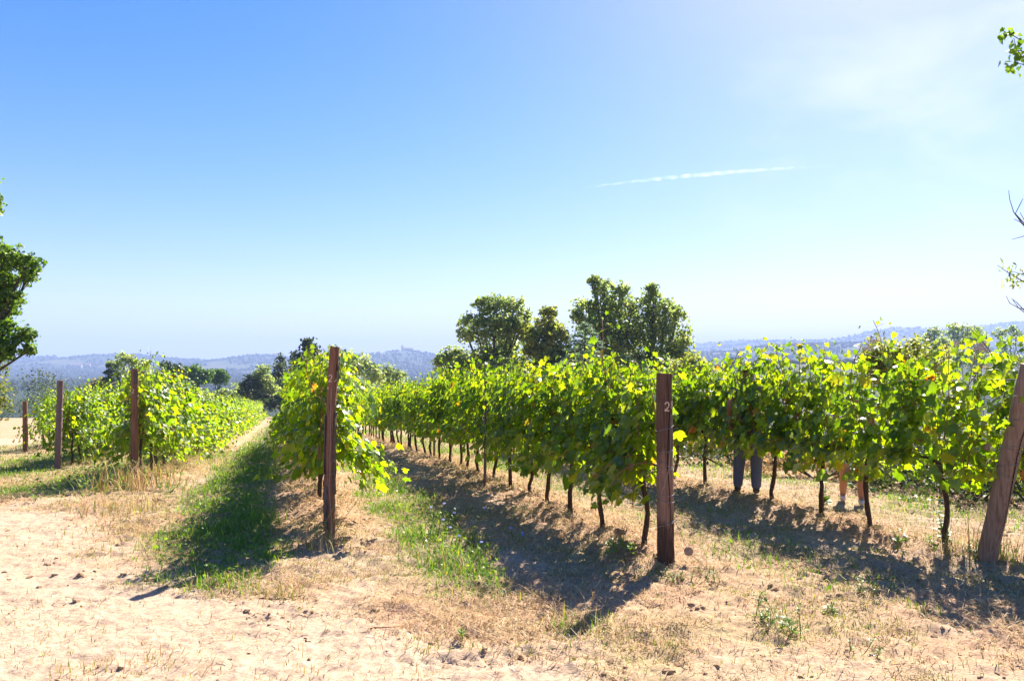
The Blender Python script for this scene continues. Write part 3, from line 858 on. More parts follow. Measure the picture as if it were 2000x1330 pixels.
# ------------------------------------------------------------------ posts, wires
def post(name, label, base, height, r0, mat, top=(0, 0), bend=0.0, group='row end posts', sides=18, wires=(), number=None, patches=(), crack=False, bands=None):
    x, y = base; z = gzs(x, y)
    t = thing(name, label, 'post', (x, y, z), 0, group)
    n = 22; pts = []; rad = []
    rr = random.Random(len(label))
    for i in range(n):
        s = i / (n - 1)
        zz = -.3 + (height + .3) * s
        f = max(zz, 0) / height
        pts.append((top[0] * f + bend * math.sin(math.pi * f) + rr.gauss(0, r0 * .02), top[1] * f, zz))
        rad.append(r0 * (1.04 - .10 * f) * (1 + rr.gauss(0, .012)))
    mb = MB()
    for k, (V, F) in enumerate(tube(pts, rad, sides)):
        if k == 0:
            V = V + (fbm(V[:, 2] * 3 + 7 * np.arctan2(V[:, 1], V[:, 0]), np.arctan2(V[:, 1] - top[1] * V[:, 2] / height, V[:, 0] - top[0] * V[:, 2] / height) * 2, 3, 3)[:, None] - .5) * np.array([.012, .012, 0])
            mb.add(V, F)
        elif k == 2:
            mbe = MB(); V2 = V.copy(); V2[:, 2] += .002; mbe.add(V2, F)
            mbe.obj('sawn_end', M_end, t)
    mb.obj('shaft', mat, t, True)
    def at(h, a, out=1.02):
        f = h / height
        cx = top[0] * f + bend * math.sin(math.pi * f); cy = top[1] * f
        R = r0 * (1.04 - .10 * f) * out + .004
        return (cx + R * math.sin(a), cy - R * math.cos(a), h)
    for (h, tilt, turns) in wires:
        mb = MB(); a = np.linspace(0, 2 * math.pi * turns, int(22 * turns))
        add_tube(mb, [at(h + tilt * math.sin(q) + .01 * q / 6, q, 1.03) for q in a], .0022, 4, False)
        e = at(h, 1.3, 1.05)
        lp = mb.obj('wire_loop', M_wire, t)
        mb = MB(); add_tube(mb, [e, (e[0] + .02, e[1] - .015, e[2] + .015), (e[0] + .035, e[1] + .0, e[2] + .002)], .002, 4, False)
        mb.obj('wire_end', M_wire, lp)
    if number:
        for (strokes, h, a0, size) in number:
            mb = MB()
            for st in strokes:
                V = []; F = []
                m = len(st)
                for i, (px, py) in enumerate(st):
                    j = min(i + 1, m - 1); k = max(i - 1, 0)
                    dx, dy = st[j][0] - st[k][0], st[j][1] - st[k][1]; L = math.hypot(dx, dy) or 1
                    nx, ny = -dy / L * .085, dx / L * .085
                    for sg in (1, -1):
                        ax = (px + sg * nx) * size; az = (py + sg * ny) * size
                        V.append(at(h + az, a0 + ax / r0, 1.035))
                F = [(2 * i, 2 * i + 1, 2 * i + 3, 2 * i + 2) for i in range(m - 1)]
                mb.add(V, F)
            o = mb.obj('number', M_paint, t)
    for (h0, h1, a0, a1) in patches:
        mb = MB(); na, nh = 7, 12
        V = []
        for i in range(nh):
            for j in range(na):
                a = a0 + (a1 - a0) * j / (na - 1) + rr.gauss(0, .05); h = h0 + (h1 - h0) * i / (nh - 1) + rr.gauss(0, .008)
                e = 1.08 + .10 * rr.random() + (.12 * rr.random() if j in (0, na - 1) else 0)
                V.append(at(h, a, e))
        F = [(i * na + j, i * na + j + 1, (i + 1) * na + j + 1, (i + 1) * na + j) for i in range(nh - 1) for j in range(na - 1)]
        V = np.array(V); Vi = V.copy(); cxy = np.array([[top[0] * q[2] / height, top[1] * q[2] / height] for q in V]); Vi[:, :2] = cxy + (V[:, :2] - cxy) * .9
        mb.add(V, F); mb.add(Vi, [f[::-1] for f in F])
        mb.obj('bark_patch', M_patch, t, True)
    if crack:
        mb = MB(); V = []; m = 40
        for i in range(m):
            h = height * (.12 + .86 * i / (m - 1)); a = .25 + .12 * math.sin(i * .25) + rr.gauss(0, .015); w = .05 * math.sin(math.pi * i / (m - 1)) + .012
            V += [at(h, a - w, 1.03), at(h, a + w, 1.03)]
        mb.add(V, [(2 * i, 2 * i + 1, 2 * i + 3, 2 * i + 2) for i in range(m - 1)])
        mb.obj('crack', M_crack, t)
    return t, at

TWO = [(-.30, .62), (-.22, .85), (0, .98), (.22, .86), (.28, .58), (.20, .30), (-.02, .02), (-.28, -.18), (-.34, -.30), (-.10, -.30), (.34, -.27)]
EIGHT = [(.05, .36), (-.24, .58), (-.20, .86), (.04, .98), (.26, .84), (.22, .58), (-.02, .36), (-.27, .12), (-.26, -.18), (0, -.32), (.27, -.16), (.27, .12), (.05, .36)]
SEVEN = [(-.25, .9), (.3, .9), (.1, .3), (-.1, -.3)]
CURL = [(-.32, -.28), (-.1, -.25), (.05, .0), (.1, .3), (.3, .5)]
RING = [(.0, .2), (-.2, .0), (0, -.25), (.18, -.05), (.0, .2)]

p28, at28 = post('end_post', 'thick dark wooden post painted with the number 28', (1.344, 6.97), 1.635, .073, M_post_dark, (-.012, 0),
     wires=((1.15, .03, 1), (.95, .012, 1.2), (.84, -.03, 1), (.80, .01, 1), (.57, .012, 1), (.52, -.006, 1), (.32, .03, 1.2)),
     number=(([TWO], 1.33, .12, .058), ([EIGHT], 1.345, .86, .052)), sides=22, crack=True)
pM, atM = post('end_post', 'tall slim reddish post with loose bark and a painted 2', (-1.848, 8.1), 1.916, .051, M_post_red, (.045, 0), -.025,
     wires=((.98, .02, 1), (.62, .02, 1), (.28, .02, 1)), number=(([TWO, ], 1.58, -.25, .055), ([CURL], 1.58, .85, .05), ([RING], 1.50, -.62, .045)),
     patches=((.62, 1.22, -1.7, -.7), (.42, 1.25, .75, 1.7), (1.55, 1.82, .9, 1.5), (.05, .5, -1.3, -.2)))
pR, atR = post('end_post', 'pale thick wooden post leaning outwards with a long crack', (4.21, 7.07), 1.72, .079, M_post_pale, (.16, -.36),
     wires=((1.02, .01, 1), (.98, -.02, 1.2), (.86, .015, 1.1), (.74, -.03, 1), (1.25, .01, 1)), crack=True, sides=22)
post('end_post', 'reddish brown post half hidden by weeds before the yellow-green row', px_ground(263, 935), 1.76, .060, M_post_red, (0, 0), .0, wires=((1.3, .02, 1),), number=(([TWO], 1.38, 0, .055),), patches=((1.5, 1.72, .2, 1.2),))
post('end_post', 'grey weathered post with green weeds round its foot', px_ground(113, 917), 2.1, .072, M_post_grey, (.06, 0), 0, wires=((1.4, .02, 1),))
post('end_post', 'short reddish post farthest back beside the sandy track', px_ground(50, 882), 1.66, .078, M_post_red, (-.02, 0), 0, wires=((1.2, .02, 1),))

def spool(label, c, cen_r=.034):
    t = thing('wire_tensioner', label, 'tensioner', c, .4, 'round wooden discs on the wires')
    mb = MB()
    for k, (V, F) in enumerate(tube([(0, -.011, 0), (0, -.004, 0), (0, .004, 0), (0, .011, 0)], [cen_r * .92, cen_r, cen_r, cen_r * .92], 16)): mb.add(V, F)
    mb.obj('disc', M_end, t)
    mb = MB(); add_tube(mb, [(0, -.02, 0), (0, .02, 0)], .006, 8); mb.obj('hub', M_wire, t)
    return t
s1 = px_at(1345, 1076, 6.9)
t1 = spool('round wooden disc hung on a wire beside the post numbered 28', s1, .040)
mb = MB(); e = Vector(at28(.36, 1.3)) + p28.location
add_tube(mb, [e - s1, Vector((-.02, 0, .035))], .002, 4, False); add_tube(mb, [(.02, 0, -.03), Vector((.16, -.1, gzs(s1.x + .16, s1.y - .1) - s1.z))], .002, 4, False)
t1.rotation_euler = (0, 0, 0); mb.obj('wire', M_wire, t1)
spool('larger round wooden disc among vine leaves near the leaning post', px_at(1928, 872, 7.25), .040)
spool('smaller round wooden disc among vine leaves near the leaning post', px_at(1910, 908, 7.3), .034)

def trellis(r, y0, y1, hs, start):
    nm = {.80: 'lowest', 1.2: 'middle', 1.6: 'top'}
    for h in hs:
        mb = MB(); pts = [start(h)]
        y = y0 + .4
        while y < y1:
            x = ROWS[r] + SLOPE * y
            pts.append((x, y, float(base_z(np.array([x]), np.array([y]))[0]) + h + .05)); y += 1.5
        add_tube(mb, pts, .0021, 4, False)
        o = mb.obj('trellis_wire', M_wire)
        tag(o, '%s steel trellis wire running through the vines from %s' % (nm[h], ROW_POST[r]), 'wire')
trellis('R1', 6.97, 24, (.80, 1.2, 1.6), lambda h: tuple(Vector(at28(h, 2.6)) + p28.location))
trellis('R2', 7.07, 20, (.80, 1.2, 1.6), lambda h: tuple(Vector(atR(h, 2.6)) + pR.location))
trellis('M', 8.1, 24, (.80, 1.6), lambda h: tuple(Vector(atM(h, 2.6)) + pM.location))
# a loose wire running down two of the posts
for (pp, at_, lab, a0, pts) in ((p28, at28, 'slack wire slanting down the face of the post numbered 28', 0, [(1.28, .55), (1.0, .45), (.8, .2), (.66, -.3), (.56, -.75)]),
                             (pM, atM, 'pale wire hanging straight down the post with loose bark', 0, [(1.5, .1), (1.1, .2), (.7, .3), (.5, .1), (.3, .35), (.02, .6)])):
    mb = MB(); add_tube(mb, [tuple(Vector(at_(h, a, 1.12)) + pp.location) for h, a in pts], .0026, 4, False)
    tag(mb.obj('slack_wire', M_wire), lab, 'wire')
def stake(label, u, v, h, r, yy=None):
    x, y = px_ground(u, v)
    t = post('stake', label, (x, y), h, r, M_post_grey, (.01, 0), group='thin stakes in the rows', sides=10)[0]
    t['category'] = 'stake'
stake('thin grey stake among the trunks of the row from post 28', 947, 950, 1.55, .022)
for k, yy in enumerate((17.5, 24.0)):
    x = ROWS['R1'] + SLOPE * yy
    t = post('stake', ['slim grey stake further back among the dark trunks', 'slim grey stake farthest back among the dark trunks'][k], (x, yy), 1.6, .024, M_post_grey, group='thin stakes in the rows', sides=8)[0]
    t['category'] = 'stake'
x = ROWS['L2'] + SLOPE * 21.4
t = post('stake', 'grey stake among the vines behind the grey post', (x, 21.4), 1.5, .04, M_post_grey, group='thin stakes in the rows', sides=8)[0]
t['category'] = 'stake'

# ------------------------------------------------------------------ trees
QUAD_V = np.array([(-.34, 0, .05), (0, -.5, 0), (.34, 0, .05), (0, .55, -.06)]); QUAD_F = np.array([(0, 1, 2), (0, 2, 3)])
def crown_mesh(lobes, leaf, per, r, mat, flat=1.0, sub=34, spread=.22, fill=.40):
    mb = MB()
    Rmax = max(R for c, R in lobes)
    for (c, R) in lobes:
        c = np.array(c)
        pr = int(per * max(.25, min(1.0, (R / Rmax) ** 1.6)))
        m = int(pr * fill)
        q = c + blob_rand(r, m) * R * (r.random((m, 1)) ** .45) * np.array([1.12, 1.12, 1.05 * flat])
        X, Y, Z = frames(r.normal(0, .8, (m, 3)) + np.array([0, 0, .4]), r.normal(0, 1, (m, 3)))
        stamp(mb, QUAD_V, QUAD_F, q, X, Y, Z, leaf * r.uniform(.6, 1.2, m))
        d = blob_rand(r, sub); d[:, 2] = np.where(d[:, 2] < -.55, -d[:, 2] * .6, d[:, 2])
        cc = c + d * R * r.uniform(.35, 1.12, (sub, 1)) * np.array([1, 1, flat])
        n = pr
        which = r.integers(0, sub, n)
        g = r.normal(0, 1, (n, 3)); g = g / np.maximum(1, np.linalg.norm(g, axis=1, keepdims=True) / 1.7)
        q = cc[which] + g * R * spread * r.uniform(.6, 1.1, (n, 1)) * np.array([1, 1, .8 * flat])
        nn = norm(q - c) * .5 + r.normal(0, .6, (n, 3)) + np.array([0, 0, .5])
        X, Y, Z = frames(nn, r.normal(0, 1, (n, 3)) + np.array([0, 0, -.4]))
        stamp(mb, QUAD_V, QUAD_F, q, X, Y, Z, leaf * r.uniform(.7, 1.35, n))
    return mb.mesh('crown', mat, True)

def tree(name, label, cat, y, trunk_u, lobes_px, leaf, per, mat, seed, trunk_r=.25, group=None, flat=1.0, depth=.6, bark=None, sub=34, spread=.22, base=None, fill=.40):
    """lobes_px: (photo column, row, radius in photo pixels) of the masses of the crown, set at the tree's own depth"""
    r = np.random.default_rng(seed)
    bx = (trunk_u - 1000) / FPX * y; bz = float(hill_join(np.array([bx]), np.array([y]))[0]) if y > 131 else gzs(bx, y)
    t = thing(name, label, cat, (bx, y, bz), 0, group)
    lobes = []
    for (u, v, rp) in lobes_px:
        R = rp / FPX * y
        p = px_at(u, v, y); lobes.append(((p.x - bx, r.uniform(-1, 1) * R * depth, p.z - bz), R))
    mobj('crown', crown_mesh(lobes, leaf, per, r, mat, flat, sub, spread, fill), t)
    low = min(c[2] - R for c, R in lobes); fork = max(low * .8, .25 * max(c[2] for c, R in lobes))
    mb = MB()
    add_tube(mb, [(0, 0, -.5), (.02, 0, fork * .3), (r.normal(0, trunk_r * .5), r.normal(0, trunk_r * .3), fork)], [trunk_r * 1.35, trunk_r, trunk_r * .75], 9)
    mb.obj('trunk', bark or M_bark, t, True)
    for (c, R) in lobes:
        c = np.array(c)
        mb = MB()
        s = np.array([0, 0, fork * .92]); mid = s + (c - s) * .5 + r.normal(0, .12, 3) * R
        add_tube(mb, [s, mid, c, c + np.array([0, 0, R * .45])], [trunk_r * .5, trunk_r * .3, trunk_r * .15, trunk_r * .03], 6)
        for b in range(4):
            e = c + blob_rand(r, 1)[0] * R * .7; e[2] = abs(e[2] - c[2]) + c[2]
            m0 = mid + (c - mid) * r.uniform(.2, 1)
            add_tube(mb, [m0, (m0 + e) / 2 + r.normal(0, .1, 3) * R, e], [trunk_r * .18, trunk_r * .11, trunk_r * .03], 4, False)
        mb.obj('limb', bark or M_bark, t, True)
    return t

G_MID = 'trees beyond the vineyard'
tree('oak_tree', 'broad grey-green oak at the outer end of the tree group behind the vines', 'tree', 62, 965,
     [(930, 640, 34), (965, 600, 28), (1003, 605, 26), (968, 645, 40), (1010, 640, 30), (985, 690, 40), (915, 660, 20), (940, 592, 16), (1025, 622, 14), (945, 700, 30), (960, 720, 36), (1005, 722, 36), (925, 722, 26)], .29, 860, M_oak, 11, .32, G_MID)
tree('young_tree', 'slim yellowish tree between the two oaks behind the vines', 'tree', 60, 1068,
     [(1072, 612, 17), (1065, 640, 24), (1085, 655, 26), (1050, 665, 26), (1070, 690, 34), (1100, 690, 24), (1040, 690, 22), (1100, 712, 30), (1030, 650, 20), (1125, 700, 24)], .28, 760, M_oak_yellow, 12, .18, G_MID)
tree('oak_tree', 'tallest oak with airy crown standing behind the bluish spruce', 'tree', 64, 1195,
     [(1178, 565, 24), (1150, 606, 30), (1195, 600, 36), (1215, 570, 20), (1232, 610, 32), (1185, 645, 44), (1225, 655, 40), (1150, 640, 26), (1130, 620, 16), (1160, 548, 12), (1200, 690, 44), (1165, 722, 36), (1230, 722, 36), (1150, 690, 30)], .29, 860, M_oak, 13, .4, G_MID)
tree('oak_tree', 'wide olive-green oak with drooping outer boughs beside the tallest oak', 'tree', 63, 1280,
     [(1272, 582, 22), (1300, 608, 28), (1272, 625, 30), (1325, 615, 20), (1260, 660, 34), (1310, 655, 38), (1338, 672, 22), (1285, 695, 44), (1345, 700, 18), (1320, 700, 30), (1276, 562, 12), (1300, 728, 36), (1258, 725, 30), (1345, 725, 20)], .28, 860, M_oak, 14, .34, G_MID)
tree('round_shrub', 'hazy round shrub at the foot of the grey-green oak', 'shrub', 66, 880, [(875, 700, 22), (895, 695, 18), (860, 715, 18), (905, 712, 18)], .28, 420, M_oak, 15, .1, G_MID)
tree('dark_tree', 'dark pointed tree rising behind the post with loose bark', 'tree', 105, 605,
     [(603, 680, 18), (590, 700, 22), (618, 695, 18), (600, 668, 9), (625, 720, 24), (585, 725, 24), (612, 745, 26)], .42, 380, M_dark, 16, .25, G_MID)
tree('leafy_tree', 'broad mid-green tree with rounded crown right of the post with loose bark'.replace(' right of', ' beyond'), 'tree', 98, 690,
     [(670, 705, 24), (700, 712, 26), (655, 690, 16), (725, 725, 22), (690, 740, 32), (740, 735, 18), (660, 735, 26)], .40, 420, M_oak, 17, .28, G_MID)
tree('leafy_tree', 'small hazy tree at the outer end of the broad mid-green one', 'tree', 112, 765, [(760, 728, 18), (778, 738, 16), (745, 742, 18), (770, 755, 20)], .42, 300, M_oak, 18, .2, G_MID)
tree('dark_tree', 'thin ragged tree before the far ridge among darker shrubs', 'tree', 118, 548, [(548, 700, 9), (545, 715, 13), (553, 728, 16), (545, 745, 20), (556, 760, 22)], .42, 260, M_dark, 19, .18, G_MID)
tree('leafy_tree', 'round grey-green tree at the end of the long sunlit row', 'tree', 110, 515, [(515, 725, 15), (505, 742, 18), (525, 745, 18), (515, 762, 22), (535, 768, 18)], .42, 300, M_oak, 20, .2, G_MID)
tree('dark_tree', 'dark green tree with two tops near the end of the long sunlit row', 'tree', 108, 486, [(486, 740, 12), (478, 755, 14), (496, 758, 15), (488, 775, 20), (512, 782, 18)], .42, 280, M_dark, 21, .2, G_MID)
tree('tall_tree', 'tall dark olive tree behind the weed-wrapped post', 'tree', 118, 240, [(225, 715, 14), (245, 702, 16), (262, 708, 16), (278, 716, 14), (232, 735, 20), (262, 735, 22), (285, 738, 18), (250, 755, 24)], .46, 320, M_oak, 22, .28, G_MID)
tree('cypress_tree', 'narrow dark tree at the edge of the tall olive tree', 'tree', 116, 212, [(212, 715, 5), (212, 728, 8), (213, 742, 10), (214, 757, 12)], .38, 240, M_dark, 23, .15, G_MID)
tree('dark_tree', 'low dark tree between the tall olive tree and the umbrella pines', 'tree', 128, 335, [(325, 716, 12), (345, 720, 12), (335, 735, 18), (315, 738, 16), (355, 742, 14)], .46, 260, M_dark, 24, .22, G_MID)
tree('umbrella_pine', 'larger bright green umbrella pine with a flat domed crown', 'tree', 140, 378, [(362, 728, 15), (385, 724, 17), (403, 732, 15), (376, 738, 20), (395, 745, 16)], .42, 620, M_pine, 25, .3, G_MID, flat=.75, sub=40, spread=.22)
tree('umbrella_pine', 'smaller domed umbrella pine beside the larger bright one', 'tree', 146, 425, [(418, 730, 13), (432, 730, 13), (440, 738, 11), (424, 742, 16)], .42, 560, M_pine, 26, .25, G_MID, flat=.75, sub=40, spread=.22)
for k, (u, v, rr_, y, lab) in enumerate(((465, 765, 16, 125, 'low hazy bush between umbrella pines and dark trees'), (290, 765, 16, 110, 'low grey bush under the tall olive tree'), (195, 750, 14, 120, 'pale grey bush beside the narrow dark tree'),
                            (640, 765, 20, 90, 'dense bush at the foot of the dark pointed tree'), (720, 765, 20, 92, 'dense bush under the broad mid-green tree'), (800, 762, 18, 96, 'small bush before the castle hill'),
                            (440, 770, 14, 122, 'low bush at the foot of the umbrella pines'), (545, 785, 18, 102, 'dark bush at the far end of the grass strip'))):
    tree('bush', lab, 'bush', y, u, [(u, v, rr_), (u - rr_, v + 8, rr_ * .8), (u + rr_, v + 7, rr_ * .8)], .4, 240, [M_oak, M_oak, M_olive, M_dark, M_oak, M_oak, M_oak, M_dark][k], 30 + k, .08, 'bushes beyond the vineyard')
def skirt(l):
    return l + [(u_, 705, 20) for u_ in (l[0][0] - 12, l[0][0] + 12)]
for k, (u, lob, lab) in enumerate(((1828, [(1828, 650, 15), (1812, 662, 14), (1842, 668, 16), (1825, 685, 20)], 'ragged hazy tree on the slope below the blue ridge'),
                       (1868, [(1866, 642, 14), (1880, 645, 14), (1855, 655, 15), (1885, 662, 18), (1868, 680, 22)], 'tallest hazy tree on the slope below the blue ridge'),
                       (1905, [(1905, 648, 15), (1895, 662, 14), (1918, 662, 13), (1905, 680, 18)], 'round hazy tree on the slope below the blue ridge'),
                       (1970, [(1970, 645, 12), (1955, 655, 13), (1985, 655, 14), (1970, 675, 18)], 'low hazy tree near the end of the blue ridge'),
                       (1782, [(1782, 680, 9), (1775, 692, 11), (1790, 695, 11)], 'small thin hazy tree below the blue ridge'),
                       (1720, [(1720, 682, 8), (1712, 692, 10), (1728, 695, 10)], 'small round hazy tree farthest from the ragged one'))):
    tree('hazy_tree', lab, 'tree', 260 + 12 * k, u, skirt(lob), .9, 260, M_oak, 50 + k, .4, 'hazy trees on the slope')

# loose woodland filling the valley behind the vineyard
def valley_woods():
    r = np.random.default_rng(404); lobes = []
    while len(lobes) < 420:
        y = math.exp(r.uniform(math.log(70), math.log(620))); t = r.uniform(-.76, .76)
        if (-.30 < t < .20 and y < 260) or (-.55 < t < .28 and y < 165) or y < 105: continue
        x = t * y
        z = float(hill_join(np.array([x]), np.array([y]))[0])
        R = r.uniform(2.2, 4.6) * min(1.0, .35 + y / 250)
        lobes.append(((x, y, z + R * .6), R)); lobes.append(((x + r.normal(0, 1.5), y + r.normal(0, 1.5), z + R * 1.35), R * .7))
    near = [l for l in lobes if l[0][1] < 210]; far = [l for l in lobes if l[0][1] >= 210]
    mobj('valley_woods', crown_mesh(far, .75, 170, r, M_valley_leaf, 1.0, 14, .3, .5), None, 'stuff')
    mobj('valley_woods', crown_mesh(near, .32, 520, r, M_valley_leaf, 1.0, 22, .24, .5), None, 'stuff')
M_valley_leaf = leaf_mat('valley_leaf', [(0, (.045, .068, .028)), (.6, (.07, .095, .036)), (1, (.11, .13, .05))], (1.6, 1.7, 1.0), .35, .6, .3)  # valley trees: darker leaf greens than the oaks
valley_woods()

# bluish spruce in front of the oaks
def spruce():
    y = 52; bx = (1142 - 1000) / FPX * y; bz = gzs(bx, y); topz = px_at(1142, 626, y).z - bz
    t = thing('spruce_tree', 'feathery bluish spruce in front of the oaks', 'tree', (bx, y, bz), 0, G_MID)
    r = np.random.default_rng(77)
    mb = MB(); add_tube(mb, [(0, 0, -.4), (0, 0, topz * .6), (.05, 0, topz)], [.13, .08, .015], 7); mb.obj('trunk', M_bark, t, True)
    for k in range(54):
        f = (k + .5) / 54; h = topz * (.22 + .76 * f); a = k * 2.4 + r.normal(0, .3); L = (1 - f) ** .75 * 3.0 + .2
        n = 8; pts = [np.array([math.cos(a) * L * s, math.sin(a) * L * s, h + .25 * L * s - .22 * L * s * s]) for s in np.linspace(0, 1, n)]
        mb = MB(); add_tube(mb, pts, np.linspace(.02, .004, n), 4, False)
        m = int(120 * L) + 30
        s = r.uniform(.12, 1, m); i = np.clip((s * (n - 1)).astype(int), 0, n - 2)
        q = np.array(pts)[i] + (np.array(pts)[i + 1] - np.array(pts)[i]) * r.random((m, 1)) + r.normal(0, .085, (m, 3)) * np.array([1, 1, .6])
        dr = np.array([math.cos(a), math.sin(a), -.1]) + r.normal(0, .5, (m, 3))
        X, Y, Z = frames(r.normal(0, .5, (m, 3)) + np.array([0, 0, 1]), dr)
        stamp(mb, QUAD_V * np.array([.42, 1, 1]), QUAD_F, q, X, Y, Z, r.uniform(.15, .30, m))
        mb.obj('branch', M_blue, t)
spruce()

for k, u in enumerate((905, 985, 1060, 1115, 1215, 1300, 1350)):
    tree('bush', 'bushy undergrowth clump filling the gap under the oaks behind the vines', 'bush', 57 + (k % 3), u, [(u, 716 + 5 * (k % 2), 26), (u - 24, 728, 22), (u + 24, 726, 22)], .26, 420, [M_oak, M_oak, M_oak_yellow, M_olive][k % 4], 140 + k, .08, 'undergrowth under the oaks')

# edge tree beside the track on the left: crown masses with brown ivy stems below
tree('oak_tree', 'large leafy oak leaning into view beside the sandy track', 'tree', 20, -75,
     [(-20, 505, 45), (20, 505, 30), (62, 518, 24), (50, 540, 18), (-5, 560, 40), (20, 585, 24), (-25, 620, 45), (38, 660, 26), (15, 680, 26), (58, 685, 12), (-20, 400, 24), (-30, 360, 30), (5, 640, 20), (-40, 680, 40), (-10, 595, 28), (8, 545, 22), (-30, 530, 30), (5, 690, 22), (-8, 650, 26)], .10, 1250, M_fresh, 60, .12, None, sub=34, spread=.20, fill=.25)
tree('dry_shrub', 'brown dry shrub under the large leafy oak', 'shrub', 21, -45, [(-20, 735, 32), (-10, 770, 26), (-30, 800, 40), (-5, 705, 20)], .09, 420, M_olive, 61, .06)

# tree at the edge on the other side: only sprays of its twigs come into the picture
def edge_tree():
    bx, by = 6.35, 9.0
    bz = gzs(bx, by)
    t = thing('poplar_tree', 'tree just outside the vineyard with leafy and bare twigs against the sky', 'tree', (bx, by, bz))
    base = Vector((bx, by, bz))
    mb = MB(); add_tube(mb, [(0, 0, -.3), (.05, 0, 1.5), (.12, .05, 3.2), (.05, 0, 5.2)], [.13, .10, .07, .02], 9); mb.obj('trunk', M_bark, t, True)
    r = np.random.default_rng(5)
    def spray(pxs, y, mat, leaf, nleaf, rad, start_h, tmpl):
        mb = MB(); leaves = MB()
        for path in pxs:
            pts = [np.array((px_at(u, v, y) - base)) for u, v in path]
            if start_h is not None: pts = [np.array((.08, 0, start_h)), (np.array((.08, 0, start_h)) + pts[0]) / 2 + np.array((0, 0, .08))] + pts
            add_tube(mb, pts, np.linspace(rad * 1.6, rad * .5, len(pts)), 5, False)
            if nleaf:
                k = len(pts)
                lo = 1 if start_h is None else 2
                for q in range(nleaf):
                    i = r.integers(lo, k) - 1; s = r.random(); p = pts[i] + (pts[i + 1] - pts[i]) * s if i + 1 < k else pts[-1]
                    p = p + r.normal(0, leaf * .7, 3)
                    X, Y, Z = frames(r.normal(0, .8, (1, 3)) + np.array([0, -.4, .3]), np.array([[r.normal(0, .5), r.normal(0, .3), -1.0]]))
                    stamp(leaves, tmpl[0], tmpl[1], p[None], X, Y, Z, np.array([leaf * r.uniform(.7, 1.2)]))
        mb.obj('branch', M_bark, t, True)
        if nleaf: leaves.obj('leaves', mat, t, True, 'stuff')
    LT = LEAF[1][0]
    spray([[(2030, 75), (1995, 80), (1975, 68), (1962, 62)], [(2030, 110), (1995, 100), (1972, 98)], [(2020, 130), (1990, 125), (1962, 132)], [(2040, 140), (2000, 118), (1985, 95), (1980, 75)]], 8.6, M_fresh, .075, 26, .006, 4.2, LT)
    spray([[(2010, 450), (1995, 435), (1980, 415), (1972, 390), (1970, 372)], [(1993, 434), (1980, 428)], [(1983, 418), (1992, 400), (1998, 388)], [(2010, 455), (1998, 462), (1976, 468)], [(2006, 440), (1992, 415)]], 8.6, None, 0, 0, .0055, 2.6, LT)
    thin = (QUAD_V * np.array([.45, 1, 1]), QUAD_F)
    spray([[(2015, 560), (1990, 545), (1965, 530), (1948, 518)], [(2010, 545), (1985, 552), (1962, 545)], [(2012, 530), (1995, 535), (1975, 530)]], 8.6, M_oak, .085, 34, .005, 2.1, thin)
    spray([[(2010, 605), (1990, 602), (1972, 592), (1965, 578)], [(1990, 602), (1978, 586)], [(1998, 604), (1985, 590), (1975, 583)]], 8.6, None, 0, 0, .005, 1.8, LT)
    # crown of the tree, above and beyond the edge of the picture
    lob = [((1.3, .2, 3.6), .7), ((1.6, -.2, 4.6), .8), ((1.0, .6, 5.3), .7), ((1.9, .3, 2.8), .6)]
    mobj('crown', crown_mesh(lob, .09, 500, r, M_fresh), t)
edge_tree()

# shrub and rough bank behind the leaning post's row
def shrub_at(name, label, cat, x, y, blobs, leaf, per, mat, seed, group=None, stems=6):
    r = np.random.default_rng(seed)
    z = gzs(x, y)
    t = thing(name, label, cat, (x, y, z), 0, group)
    mobj('foliage', crown_mesh(blobs, leaf, per, r, mat, 1.0, 20, .32), t)
    mb = MB()
    for k in range(stems):
        c, R = blobs[k % len(blobs)]
        e = np.array(c) + r.normal(0, .3, 3) * R
        add_tube(mb, [(r.normal(0, .06), r.normal(0, .06), -.1), tuple(e * .5 + r.normal(0, .05, 3)), tuple(e)], [.02, .014, .005], 5, False)
    mb.obj('stem', M_bark, t)
    return t
def bank_x(y): return 9.6 + SLOPE * y
def rel(u, v, y, x0, y0):
    p = px_at(u, v, y); return (p.x - x0, y - y0, p.z - gzs(x0, y0))
sx, sy = 8.05, 15.5
shrub_at('bramble_shrub', 'dark green small-leaved shrub rising behind the vines near the leaning post', 'shrub', sx, sy,
         [(rel(1720, 705, 15.5, sx, sy), .40), (rel(1770, 705, 15.3, sx, sy), .42), (rel(1815, 712, 15.2, sx, sy), .40), (rel(1745, 735, 15.5, sx, sy), .5), (rel(1800, 745, 15.4, sx, sy), .5), (rel(1770, 790, 15.4, sx, sy), .55), (rel(1700, 730, 15.6, sx, sy), .3)], .095, 620, M_oak_yellow, 70, None, 9)
labs = ['low dry bramble bank behind the first gap between trunks', 'low dark bramble bank behind the walkers', 'straggly brown bramble beyond the leaning post', 'dense dark bramble just beyond the leaning post', 'olive bramble behind the row of the leaning post', 'sparse dry bramble at the far end of the bank', 'thick dark bramble at the turn of the bank']
for k, (y, h, m) in enumerate(((19.5, .5, M_dry), (16.8, .55, M_dark), (14.2, .5, M_dry), (12.0, .55, M_dark), (13.0, .6, M_olive), (23, .6, M_dry), (10.6, .6, M_dark))):
    x = bank_x(y) + (.5 if k in (3, 6) else 0) + (1.4 if k == 4 else 0)
    shrub_at('bramble', labs[k], 'shrub', x, y, [((-.5, .3, h * .5), h * .9), ((.5, -.2, h * .55), h * .95), ((0, .1, h * .7), h), ((1.1, .1, h * .5), h * .9), ((-1.1, .2, h * .4), h * .8)], .075, 380, m, 80 + k, 'brambles on the bank', 8)
